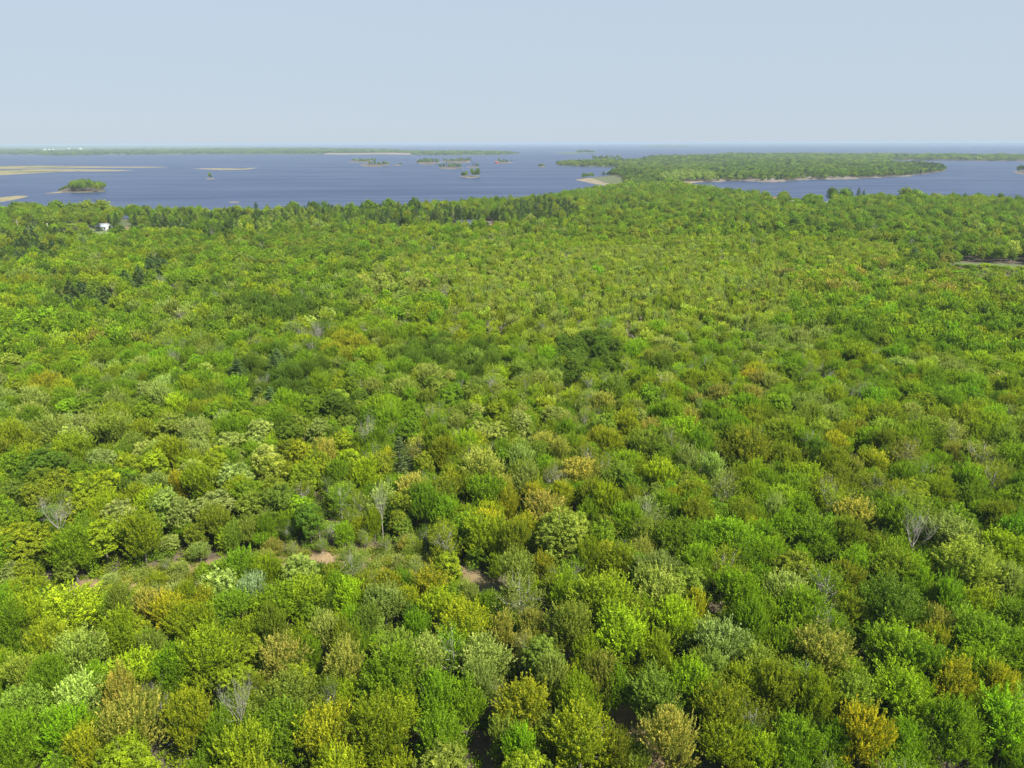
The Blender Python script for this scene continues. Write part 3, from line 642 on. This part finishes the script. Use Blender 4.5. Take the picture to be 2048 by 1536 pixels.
def choose(i):
    x, y = ptx[i], pty[i]; col, form = None, None
    for cx, cy, rx, ry, cs, f, p in ST:
        if ((x - cx) / rx) ** 2 + ((y - cy) / ry) ** 2 < 1 and rng.random() < p:
            col = cs[rng.integers(len(cs))]; form = f; break
    if col is None:
        cs = base_mix(x, y); k = (patch(pts[i, 0], pts[i, 1]) + 2) / 4
        col = cs[int(np.clip((k + rng.normal() * 0.22) * len(cs), 0, len(cs) - 1))]
        form = ('spray', 'spray', 'clump', 'sparse')[rng.integers(4)] if x > 700 or y < 700 else ('spray', 'clump', 'clump', 'spray')[rng.integers(4)]
    if form == 'pine' and col not in 'PDT': form = 'spray'
    if col == 'P' : form = 'pine'
    if form in ('sparse',) and rng.random() < 0.05: form = 'bare'
    if rng.random() < 0.006 and dist[i] < 900: form = 'bare'
    return col, form

def tint_of(c, g=rng):
    t = np.array(TINT.get(c, TINT['W'])); v = 1.22 * math.exp(g.normal() * 0.15)
    return np.clip(t * v * np.exp(g.normal(size=3) * np.array([0.055, 0.03, 0.12])), 0, 1)

def rescale(c, f): pass
# ------------------------------------------------------------------ individual near trees
cells = []
for n in NEAR:
    cells.append(dict(x=n[0], y=n[1], w=n[2], c=n[3], f=n[4], px=n[5], py=n[6], pw=n[7], sap=n[8], hk=n[9]))
vis = np.where((ptx > 15) & (ptx < 2033) & (pty < 1500) & (dist < 400))[0]
vis = vis[np.argsort(dist[vis])]
need = max(0, 300 - len(cells)); taken = set()
for i in vis[:need]:
    c, f = choose(i); wv = rng.uniform(6.0, 8.4)
    cells.append(dict(x=pts[i, 0], y=pts[i, 1], w=wv, c='X' if f == 'bare' else c, f=f, px=ptx[i], py=pty[i], pw=wv * FPX / dist[i])); taken.add(int(i))

def words_for(t):
    b = {'spray': 'feathery', 'clump': 'billowy', 'sparse': 'open-crowned', 'narrow': 'slender', 'pine': 'conical', 'bare': 'leafless'}[t['f']]
    s = 'small' if t['pw'] < 46 else ('broad' if t['pw'] > 88 else '')
    col = WORD[t['c']] if t['f'] != 'bare' else 'grey'
    return s, col, b
def zone(t):
    v = 'bottom edge' if t['py'] > 1450 else 'bottom rows' if t['py'] > 1340 else 'below clearing' if t['py'] > 1190 else 'clearing level' if t['py'] > 1080 else 'above clearing' if t['py'] > 980 else 'highest rows'
    h = ['far left', 'left', 'mid left', 'left centre', 'right centre', 'mid right', 'right', 'far right'][int(min(7, max(0, t['px'] // 256)))]
    return v, h
for t in cells:
    s, c, b = words_for(t); v, h = zone(t)
    ly = [o for o in cells if o is not t and abs(o['py'] - t['py']) < 55 and o['px'] < t['px']]; ry = [o for o in cells if o is not t and abs(o['py'] - t['py']) < 55 and o['px'] > t['px']]
    L_ = max(ly, key=lambda o: o['px'])['c'] if ly else None; R_ = min(ry, key=lambda o: o['px'])['c'] if ry else None
    noun = 'pine' if t['f'] == 'pine' else 'tree'
    if L_ and R_: rel = ('between two %s trees' % WORD[L_]) if L_ == R_ else 'between %s and %s trees' % (WORD[L_], WORD[R_])
    elif R_: rel = 'left of a %s tree' % WORD[R_]
    else: rel = 'right of a %s tree' % WORD[L_]
    t['label'] = ('%s %s %s %s %s, %s, %s' % (s, c, b, noun, rel, v, h)).strip()
from collections import defaultdict
dup = defaultdict(list)
for t in cells: dup[t['label']].append(t)
for lab, ts in dup.items():
    if len(ts) > 1:
        ts.sort(key=lambda o: o['px'])
        pos = ['leftmost', 'rightmost'] if len(ts) == 2 else ['leftmost', 'middle', 'rightmost'] if len(ts) == 3 else ['leftmost', 'left inner', 'right inner', 'rightmost'][:len(ts)]
        for t, p_ in zip(ts, pos): t['label'] = p_ + ' ' + lab
CNT = defaultdict(int)
for t in cells:
    f = t['f']; vs = HI[f]; k = CNT[f] % len(vs); CNT[f] += 1
    hgt, _, _ = land_height(np.array([t['x']]), np.array([t['y']])); z = float(hgt[0])
    nomw = {'pine': 7.6, 'narrow': 6.2, 'bare': 8.5}.get(f, 9.0); sw = t['w'] / nomw
    sw = min(sw, 1.3); small = t['w'] < 5.0 if f != 'pine' else False
    hh = (0.84 if not small else 0.70) * rng.uniform(0.84, 1.14) * (1 + 0.35 * (sw - 1) if sw > 1 else 1)
    if t.get('sap'): hh = 0.33
    if t.get('hk'): hh = t['hk']
    if f == 'pine': sw, hh = sw * 1.2, 0.85
    if f == 'bare': hh = 1.12; sw *= 1.1
    rz = rng.uniform(0, 6.283)
    name = {'pine': 'pine_tree', 'bare': 'dead_tree'}.get(f, 'broadleaf_tree')
    o = empty(name, (t['x'], t['y'], z), rz, (sw, sw, hh))
    tag(o, t['label'], 'dead tree' if f == 'bare' else 'pine' if f == 'pine' else 'tree', {'pine': 'pines of the near woods', 'bare': 'bare trees among the near woods'}.get(f, 'leafy trees of the near woods'))
    cm, tm = vs[k]
    if cm is not None:
        co = obj('crown', cm, o); co['tint'] = [float(v) for v in tint_of(t['c'])] + [1.0]
    obj('trunk' if f != 'bare' else 'trunk_and_branches', tm, o)

# ------------------------------------------------------------------ the rest of the woods: one instanced mass per wood
def scatter_group():
    g = bpy.data.node_groups.new('scatter_trees', 'GeometryNodeTree')
    g.interface.new_socket('Geometry', in_out='INPUT', socket_type='NodeSocketGeometry'); g.interface.new_socket('Geometry', in_out='OUTPUT', socket_type='NodeSocketGeometry')
    N = g.nodes.new; gi, go = N('NodeGroupInput'), N('NodeGroupOutput')
    ci = N('GeometryNodeCollectionInfo'); ci.inputs['Collection'].default_value = PROTO; ci.inputs['Separate Children'].default_value = True; ci.inputs['Reset Children'].default_value = True
    ip = N('GeometryNodeInstanceOnPoints'); ip.inputs['Pick Instance'].default_value = True
    def at(nm, ty):
        a = N('GeometryNodeInputNamedAttribute'); a.data_type = ty; a.inputs['Name'].default_value = nm; return [s for s in a.outputs if s.enabled and s.name == 'Attribute'][0]
    g.links.new(gi.outputs[0], ip.inputs['Points']); g.links.new(ci.outputs[0], ip.inputs['Instance'])
    g.links.new(at('vid', 'INT'), ip.inputs['Instance Index']); g.links.new(at('rot', 'FLOAT_VECTOR'), ip.inputs['Rotation']); g.links.new(at('scl', 'FLOAT_VECTOR'), ip.inputs['Scale'])
    g.links.new(ip.outputs[0], go.inputs[0]); return g
SG = scatter_group()
def scatter(name, rec, label=None):
    """rec: list of (x,y,z,vid,rotz,sx,sz,tint)"""
    n = len(rec)
    me = bpy.data.meshes.new(name); me.vertices.add(n)
    me.vertices.foreach_set('co', np.array([r[:3] for r in rec], np.float32).ravel())
    a = me.attributes.new('vid', 'INT', 'POINT'); a.data.foreach_set('value', np.array([r[3] for r in rec], np.int32))
    a = me.attributes.new('rot', 'FLOAT_VECTOR', 'POINT'); a.data.foreach_set('vector', np.array([(0, 0, r[4]) for r in rec], np.float32).ravel())
    a = me.attributes.new('scl', 'FLOAT_VECTOR', 'POINT'); a.data.foreach_set('vector', np.array([(r[5], r[5], r[6]) for r in rec], np.float32).ravel())
    a = me.attributes.new('tint', 'FLOAT_COLOR', 'POINT'); a.data.foreach_set('color', np.array([(*r[7], 1.0) for r in rec], np.float32).ravel())
    o = obj(name, me); md = o.modifiers.new('scatter', 'NODES'); md.node_group = SG
    tag(o, label, kind='stuff'); return o
woods = defaultdict(list)
MAINI = names.index('main')
for i in range(len(pts)):
    if i in taken: continue
    x, y, st = pts[i]; d = dist[i]
    if not (-260 < ptx[i] < 2308): continue
    c, f = choose(i)
    lod = 0 if d < 330 else (1 if d < 1300 else 2)
    if f == 'bare' and lod == 2: f = 'sparse'
    v = INDEX[(f, lod)]; v = v[rng.integers(len(v))]
    nomw = {'pine': 7.6, 'narrow': 6.2, 'bare': 8.5}.get(f, 8.6)
    bigt = rng.random() ** 1.6; wv = (0.86 + 0.52 * bigt) * st * (1.0 if lod < 2 else 1.2); 
    if f == 'narrow': wv *= 0.85
    hh = (0.66 + 0.38 * bigt + rng.uniform(-.08, .08)) * low_factor(ptx[i], ptby[i]) * (0.88 if d < 330 else 1.0) * (0.95 if f == 'narrow' else 1)
    if f == 'pine': wv *= 1.2; hh *= 0.88
    nm = names[who[i]]
    if nm != 'main' and nm != 'far_west': hh *= 1.15
    if 'MARSH' and d > 1500 and nm == 'main' and pty[i] > 319 and pty[i] < 333 and ptx[i] < 1450 and ptx[i] > 1240: hh *= 0.45
    if f == 'bare': wv *= 0.7
    if 650 < d < 1400 and nm == 'main': hh *= rng.uniform(0.9, 1.35)
    wood = 'forest' if (nm == 'main' and d < 1650) else 'peninsula_forest' if nm == 'main' else 'far_shore_forest' if nm == 'far_west' else 'island_trees'
    if f == 'narrow' and lod:
        for q in range(3):
            woods[wood].append((x + rng.uniform(-.5, .5) * st, y + rng.uniform(-.5, .5) * st, H[i] - 0.1, v, rng.uniform(0, 6.28), wv / nomw * rng.uniform(0.5, 0.72), 0.85 * rng.uniform(0.85, 1.1), tint_of(c)))
        continue
    woods[wood].append((x, y, H[i] - 0.1, v, rng.uniform(0, 6.28), wv / nomw, hh, tint_of(c)))

# trees of the islands, placed by hand along each one
def place(px, py, hgt, wid, c, f, lod=1, wood='island_trees'):
    x, y = P(px, py, 0.8); h_, _, _ = land_height(np.array([x]), np.array([y])); v = INDEX[(f, lod)]; v = v[rng.integers(len(v))]
    nh = 17.0 if f == 'pine' else 15.0; nw = {'pine': 7.6, 'narrow': 6.2}.get(f, 8.6)
    woods[wood].append((x, y, max(0.2, float(h_[0])), v, rng.uniform(0, 6.28), wid / nw, hgt / nh, tint_of(c)))
woods['island_trees'] = []
for (x0, x1, yb, n, hg, cs) in [(705, 750, 323.5, 16, 15, 'DDTG'), (722, 732, 324, 4, 10, 'DG'), (736, 777, 331.5, 12, 17, 'DGYT'), (797, 803, 330.3, 2, 10, 'DP'), (834, 878, 327, 22, 19, 'DDGTP'), (888, 943, 324.3, 26, 18, 'PDPTD'),
        (878, 890, 336.8, 5, 15, 'PD'), (893, 924, 336.3, 14, 16, 'PDTP'), (946, 957, 334.7, 4, 15, 'DP'), (924, 934, 354, 5, 14, 'DG'), (943, 959, 353.5, 7, 19, 'DG'), (996, 1016, 325.8, 9, 17, 'PDD'),
        (1075, 1089, 333.8, 5, 11, 'DGT'), (1184, 1243, 320, 30, 20, 'DPDT'), (1152, 1188, 306.3, 14, 24, 'DDT'), (1284, 1380, 293.4, 26, 22, 'DT'), (2032, 2100, 345, 22, 20, 'DPDT'), (419, 423, 357.4, 2, 15, 'GD'), (1022, 1025, 325, 1, 9, 'D')]:
    for k in range(n):
        c = cs[rng.integers(len(cs))]; f = 'pine' if c == 'P' else 'clump'; dd = 90 / math.tan(max(0.003, (yb - 285) / FPX))
        place(x0 + (x1 - x0) * (k + rng.random()) / n, yb + rng.uniform(-0.5, 0.35) * (1 if yb > 315 else .4), 1.3 * hg * rng.uniform(0.6, 1.1), (6 if f == 'pine' else 9) * rng.uniform(.8, 1.2) * max(1, dd / 3200), c, f, 1 if yb > 330 else 2)
for k in range(75):                       # the wooded island on the left
    u_ = rng.random(); px_ = 140 + 70 * u_; py_ = 376.5 + 7.2 * rng.random(); hg = 21 * math.sin(math.pi * (0.14 + 0.74 * u_)) ** 0.4 * rng.uniform(0.85, 1.1)
    place(px_, py_, hg, 10 * rng.uniform(0.8, 1.2), 'GDGYO'[rng.integers(5)], 'clump')
for k in range(7): place(119 + 3 * k, 381 - 0.2 * k, 5 + k, 5, 'DO'[k % 2], 'clump')
# pines and round trees standing up along the right-hand shore
for (px_, py_, hg, wd, c, f) in [(1531, 402, 9, 6, 'D', 'pine'), (1566, 405, 14, 11, 'D', 'clump'), (1624, 408, 13, 14, 'G', 'clump'), (1660, 409, 22, 13, 'D', 'clump'), (1667, 410, 18, 12, 'D', 'clump'), (1684, 410, 21, 16, 'G', 'clump'), (1692, 409, 21, 13, 'D', 'clump'),
        (1702, 409, 18, 6, 'P', 'pine'), (1714, 409, 24, 9, 'P', 'pine'), (1724, 410, 21, 8, 'P', 'pine'), (1757, 410, 18, 8, 'P', 'pine'), (1806, 411, 22, 18, 'Y', 'clump'), (1825, 411, 20, 16, 'G', 'clump'), (1866, 411, 14, 10, 'O', 'clump'), (1952, 413, 16, 12, 'G', 'clump'),
        (247, 444, 5, 4, 'O', 'clump'), (276, 440, 15, 14, 'D', 'clump'), (293, 442, 16, 12, 'D', 'pine'), (100, 468, 14, 18, 'T', 'clump'), (515, 437, 20, 9, 'P', 'pine'), (780, 436, 20, 14, 'G', 'clump'), (740, 437, 19, 16, 'G', 'clump'), (830, 434, 20, 10, 'D', 'clump'), (1006, 419, 15, 8, 'P', 'pine'),
        (1069, 421, 16, 9, 'P', 'pine'), (590, 438, 19, 15, 'G', 'clump'), (630, 438, 18, 14, 'D', 'clump'), (180, 443, 20, 16, 'T', 'clump'), (210, 444, 20, 18, 'Y', 'clump'), (150, 443, 17, 15, 'G', 'clump'), (120, 442, 19, 16, 'G', 'clump'), (40, 441, 17, 18, 'G', 'clump'), (75, 441, 16, 16, 'G', 'clump'),
        (222, 462, 15, 9, 'P', 'pine'), (199, 467, 9, 8, 'P', 'pine'), (236, 452, 14, 10, 'G', 'clump')]:
    place(px_, py_, hg * (1.05 if f == 'pine' else 1.3), wd * 1.15, c, f, 1, 'forest')
for nm_, rec in woods.items():
    scatter(nm_, rec, {'forest': 'unbroken mixed spring woodland stretching to the lake shore', 'peninsula_forest': 'hazy woodland covering the long rocky peninsula', 'far_shore_forest': 'blue-green hazy woods on the low far shore',
                       'island_trees': 'small stands of trees on the lake islands'}[nm_])
# undergrowth of the clearing and under the near trees
ug = []
bx = CLEARING.min(0); bX = CLEARING.max(0)
cx_ = rng.uniform(bx[0], bX[0], 5200); cy_ = rng.uniform(bx[1], bX[1], 5200); inn = inside(CLEARING, cx_, cy_)
dens = np.clip((np.sin(cx_ * 0.23 + 1) + np.sin(cy_ * 0.31 + cx_ * 0.1)) * 0.35 + 0.18, 0.03, 1)
kk = inn & (rng.random(5200) < dens) & (path_dist(cx_, cy_) > 2.5); cx_, cy_ = cx_[kk], cy_[kk]
uh, _, _ = land_height(cx_, cy_)
for x, y, z in zip(cx_, cy_, uh):
    big = rng.random() < 0.05
    v = INDEX[('shrub', 0)]
    if big:
        fk = 'sparse' if rng.random() < 0.5 else 'spray'; vv = INDEX[(fk, 0)]; wv = rng.uniform(2.2, 4.2)
        ug.append((x, y, z, vv[rng.integers(len(vv))], rng.uniform(0, 6.28), wv / 8.6, wv * 1.15 / 12, tint_of('STYWWF'[rng.integers(6)])))
    else:
        k = rng.uniform(0.35, 1.0); k *= 0.8; ug.append((x, y, z, v[rng.integers(len(v))], rng.uniform(0, 6.28), k * 1.2, k, tint_of('SWWOWOFT'[rng.integers(8)])))
ux = rng.uniform(-150, 190, 9000); uy = rng.uniform(40, 260, 9000); uh, uw, us = land_height(ux, uy)
kk = (path_dist(ux, uy) > 2.2) & ~inside(CLEARING, ux, uy) & (uh > 0.5); 
for x, y, z in zip(ux[kk], uy[kk], uh[kk]):
    k = rng.uniform(0.4, 1.3); v = INDEX[('shrub', 0)]; ug.append((x, y, z, v[rng.integers(len(v))], rng.uniform(0, 6.28), k * 1.3, k, tint_of('GYDOTG'[rng.integers(6)])))
# young trees filling the gaps under the near canopy
vx = rng.uniform(-190, 230, 3600); vy = rng.uniform(40, 300, 3600); vh, vw, vs_ = land_height(vx, vy)
kk = (path_dist(vx, vy) > 3.8) & ~inside(CLEARING, vx, vy) & (vh > 0.5)
for x, y, z in zip(vx[kk], vy[kk], vh[kk]):
    v = INDEX[(('spray', 'clump', 'spray', 'sparse')[rng.integers(4)], 0)]; woods['young'].append((x, y, z - 1.0, v[rng.integers(len(v))], rng.uniform(0, 6.28), rng.uniform(0.42, 0.68), rng.uniform(0.42, 0.72), tint_of('GYGDBTY'[rng.integers(7)])))
scatter('young_trees', woods['young'], 'young trees filling the gaps beneath the near canopy')
scatter('undergrowth', ug, 'low saplings and brush over the reddish clearing and forest floor')

# ------------------------------------------------------------------ houses, poles and other small things
WHITE = simple('white_siding', (0.72, 0.72, 0.70), 0.6, 0.05); GREYROOF = simple('light_grey_metal_roof', (0.30, 0.32, 0.35), 0.6, 0.08); SLATE = simple('blue_grey_metal_roof', (0.045, 0.055, 0.085), 0.7, 0.12)
NAVY = simple('navy_shingles', (0.015, 0.02, 0.05), 0.6, 0.15); CREAM = simple('cream_siding', (0.68, 0.60, 0.44), 0.6, 0.06); REDROOF = simple('faded_red_roof', (0.24, 0.11, 0.085), 0.7, 0.15); REDWALL = simple('red_boards', (0.42, 0.09, 0.05), 0.7, 0.15)
GLASSM = simple('dark_glass', (0.02, 0.025, 0.03), 0.1, 0.05); TRIM = simple('white_trim', (0.78, 0.78, 0.76), 0.5, 0.04); BRICKM = simple('chimney_brick', (0.25, 0.11, 0.07), 0.8, 0.2, 6); POLEW = simple('silvered_pole_wood', (0.50, 0.47, 0.43), 0.8, 0.1); GREYW = simple('grey_siding', (0.30, 0.30, 0.31), 0.7, 0.1)
def boxv(x0, x1, y0, y1, z0, z1):
    v = [(x0, y0, z0), (x1, y0, z0), (x1, y1, z0), (x0, y1, z0), (x0, y0, z1), (x1, y0, z1), (x1, y1, z1), (x0, y1, z1)]
    return np.array(v, float), np.array([(0, 3, 2, 1), (4, 5, 6, 7), (0, 1, 5, 4), (1, 2, 6, 5), (2, 3, 7, 6), (3, 0, 4, 7)])
def part(name, m, parent, *boxes):
    V, Q = join([boxv(*b) for b in boxes]); return obj(name, mesh_from(name, V, quads=Q, mats=[m]), parent)
def gable_house(px, py, L, Wd, h, rh, rz, wallm, roofm, label, cat='house', name='house', nwin=4, chimney=False, door=True, z=None):
    """L along local x (ridge), Wd deep; front faces local -y"""
    x, y = P(px, py, 3.0); g_, _, _ = land_height(np.array([x]), np.array([y])); z = float(g_[0]) if z is None else z
    o = empty(name, (x, y, z), rz); tag(o, label, cat)
    a, b = L / 2, Wd / 2
    V = [(-a, -b, -.5), (a, -b, -.5), (a, b, -.5), (-a, b, -.5), (-a, -b, h), (a, -b, h), (a, b, h), (-a, b, h), (-a, 0, h + rh), (a, 0, h + rh)]
    wl = obj('wall', mesh_from('wall', V, quads=[(0, 1, 5, 4), (2, 3, 7, 6), (1, 2, 6, 5), (3, 0, 4, 7), (0, 3, 2, 1)], tris=[(5, 6, 9), (7, 4, 8)], mats=[wallm]), o)
    ov = 0.5; t = 0.16; sl = rh / b; RV, RQ = [], []
    for s in (-1, 1):
        e = [(-a - ov, s * (b + ov), h - sl * ov), (a + ov, s * (b + ov), h - sl * ov), (a + ov, 0, h + rh), (-a - ov, 0, h + rh)]
        v = np.array([(p[0], p[1], p[2] + 0.04) for p in e] + [(p[0], p[1], p[2] + 0.04 + t) for p in e], float)
        RV.append((v, np.array([(0, 3, 2, 1), (4, 5, 6, 7), (0, 1, 5, 4), (1, 2, 6, 5), (2, 3, 7, 6), (3, 0, 4, 7)])))
    v, q = join(RV); rf = obj('roof', mesh_from('roof', v, quads=q, mats=[roofm]), o)
    if chimney: part('chimney', BRICKM, rf, (a * 0.4, a * 0.4 + 0.9, 0.4, 1.2, h + rh * 0.4, h + rh + 1.1))
    for k in range(nwin):
        cx = -a + L * (k + 0.5) / nwin
        if door and k == nwin // 2:
            d_ = part('door', GREYW, o, (cx - 0.5, cx + 0.5, -b - 0.06, -b, 0.0, 2.1)); part('handle', TRIM, d_, (cx + 0.33, cx + 0.4, -b - 0.13, -b - 0.06, 1.0, 1.1)); continue
        wf = part('window', TRIM, o, (cx - 0.75, cx + 0.75, -b - 0.07, -b, h * 0.35, h * 0.85)); part('pane', GLASSM, wf, (cx - 0.62, cx + 0.62, -b - 0.10, -b - 0.07, h * 0.35 + 0.12, h * 0.85 - 0.12))
    return o
gable_house(209, 461, 13, 9, 4.2, 3.0, R(-14), WHITE, GREYROOF, 'white house with pale grey roof half hidden by pines on the left shore', chimney=True)
h2 = gable_house(930, 455.5, 19, 9, 3.4, 4.2, R(10), CREAM, SLATE, 'long cream house under a blue-grey metal roof at the pine edge', nwin=6)
part('skylight', GREYROOF, h2, (1.0, 2.4, -3.0, -2.0, 5.6, 6.15))
gable_house(1287, 417, 10.5, 8, 5.5, 3.6, R(32), WHITE, NAVY, 'house with navy roof and white gable deep among the trees', nwin=3)
gable_house(1546, 404.5, 12, 8, 4.5, 3.5, R(8), GREYW, REDROOF, 'cottage with faded red roof at the right-hand shore', 'cottage', 'cottage', nwin=4)
gable_house(274, 465, 6, 5, 2.6, 1.2, R(-30), WHITE, simple('cream_metal_roof', (0.7, 0.66, 0.55), 0.5, .05), 'small white shed beside the tree right of the shore gap', 'shed', 'shed', nwin=2)
gable_house(257, 462, 5, 4, 2.2, 1.0, R(5), CREAM, REDROOF, 'low red-roofed shed on bare ground in the shore gap', 'shed', 'shed', nwin=1, door=False)
gable_house(1652, 409, 6, 5, 3.0, 1.2, R(20), WHITE, GREYROOF, 'small pale boathouse at the water below tall dark trees', 'boathouse', 'boathouse', nwin=2)
gable_house(293, 474, 5, 4, 2.2, 1.0, 0.2, GREYW, GREYROOF, 'grey garden shed tucked in the woods below the shore gap', 'shed', 'shed', nwin=1, door=False)
gable_house(978, 456.5, 8, 6, 2.4, 1.8, R(-8), simple('weathered_pink_boards', (0.38, 0.22, 0.19), 0.8, 0.15), simple('rusty_pink_roof', (0.19, 0.125, 0.11), 0.8, 0.2), 'dull pink outbuilding on rock right of the long cream house', 'outbuilding', 'outbuilding', nwin=2)
# white lakeside building with one broad dark opening
x, y = P(1589.5, 408.5, 3.0); o = empty('lake_house', (x, y, 2.8), R(4)); tag(o, 'flat-roofed white building with a wide dark window by the right bay', 'building')
part('wall', WHITE, o, (-6.5, 6.5, -4, 4, -0.5, 4.6)); part('roof', TRIM, o, (-7.0, 7.0, -4.8, 4.5, 4.603, 5.2))
wf = part('window', TRIM, o, (-4.6, 5.4, -4.12, -4.0, 1.6, 4.2)); part('pane', GLASSM, wf, (-4.2, 5.0, -4.2, -4.12, 1.9, 3.9)); part('deck', GREYW, o, (-6.5, 6.5, -7.5, -4.0, 0.2, 0.5))
# red cottage on its island
x, y = P(993, 326.6, 1.2); o = empty('island_cottage', (x, y, 1.0), R(10)); tag(o, 'red cottage standing at the left end of a wooded island', 'cottage')
V = [(-8, -5, -1), (8, -5, -1), (8, 5, -1), (-8, 5, -1), (-8, -5, 5), (8, -5, 5), (8, 5, 5), (-8, 5, 5), (-8, 0, 9), (8, 0, 9)]
obj('wall', mesh_from('wall', V, quads=[(0, 1, 5, 4), (2, 3, 7, 6), (1, 2, 6, 5), (3, 0, 4, 7)], tris=[(5, 6, 9), (7, 4, 8)], mats=[REDWALL]), o)
obj('roof', mesh_from('roof', [(-8.8, -5.9, 4.5), (8.8, -5.9, 4.5), (8.8, 0, 9.3), (-8.8, 0, 9.3), (-8.8, 5.9, 4.5), (8.8, 5.9, 4.5), (-8.8, 0, 8.9), (8.8, 0, 8.9)], quads=[(0, 1, 2, 3), (5, 4, 3, 2), (1, 0, 6, 7), (4, 5, 7, 6)], mats=[REDROOF]), o)
for k in (-1, 1): wf = part('window', TRIM, o, (k * 4 - 1, k * 4 + 1, -5.1, -5.0, 1.6, 3.6)); part('pane', GLASSM, wf, (k * 4 - .8, k * 4 + .8, -5.16, -5.1, 1.8, 3.4))
# utility poles
for k, (px_, py_, lb) in enumerate([(38, 461, 'weathered utility pole furthest left, in front of round green trees'), (100, 467, 'leaning utility pole in front of the pale round tree'), (181, 471, 'utility pole standing in the driveway left of the white house')]):
    x, y = P(px_, py_, 3.0); g_, _, _ = land_height(np.array([x]), np.array([y])); o = empty('utility_pole', (x, y, float(g_[0])), 0.3); tag(o, lb, 'utility pole', 'utility poles along the shore road')
    o.rotation_euler = (0, R((-2, -6, -7)[k]), 0.3)
    v, q = tube([[0, 0, -.5], [0, 0, 5], [0, 0, 10.5]], [0.22, 0.19, 0.15], 8); obj('pole', mesh_from('pole', v, quads=q, mats=[POLEW], smooth=True), o)
    part('crossarm', POLEW, o, (-1.1, 1.1, -0.3, -0.19, 9.6, 9.75))
    for s in (-1, 0, 1): part('insulator', TRIM, o, (s * 0.95 - .05, s * 0.95 + .05, -0.29, -0.2, 9.753, 9.95))
# blue tarp over a frame in the woods
x, y = P(861, 513, 3.0); o = empty('blue_tarp', (x, y, 4.2), 0.1); tag(o, 'small bright blue tarp shelter showing among green trees', 'tarp')
TB = simple('blue_tarpaulin', (0.08, 0.22, 0.48), 0.6, 0.1)
obj('cover', mesh_from('cover', [(-2.2, -1.3, 5.6), (2.2, -1.3, 5.5), (2.3, 0, 6.3), (-2.1, 0.1, 6.4), (2.2, 1.3, 5.5), (-2.2, 1.3, 5.6)], quads=[(0, 1, 2, 3), (3, 2, 4, 5)], mats=[TB]), o)
for sx in (-1, 1):
    for sy in (-1, 1): part('post', POLEW, o, (sx * 2.1 - .06, sx * 2.1 + .06, sy * 1.2 - .06, sy * 1.2 + .06, -2, 5.5))
# white farm buildings on the far shore
for px_, py_, L, lb in [(161, 299.5, 42, 'largest white barn on the far left shore'), (138, 299.3, 34, 'white barn just left of the largest far barn'), (90, 301.5, 20, 'leftmost tiny white building on the far shore'), (99, 301.8, 24, 'middle tiny white building on the far shore'), (107, 301.3, 20, 'tiny white building right of the other two on the far shore')]:
    gable_house(px_, py_, L, 18, 10, 7, R(6), WHITE, TRIM, lb, 'barn', 'barn', nwin=4, z=8.5)
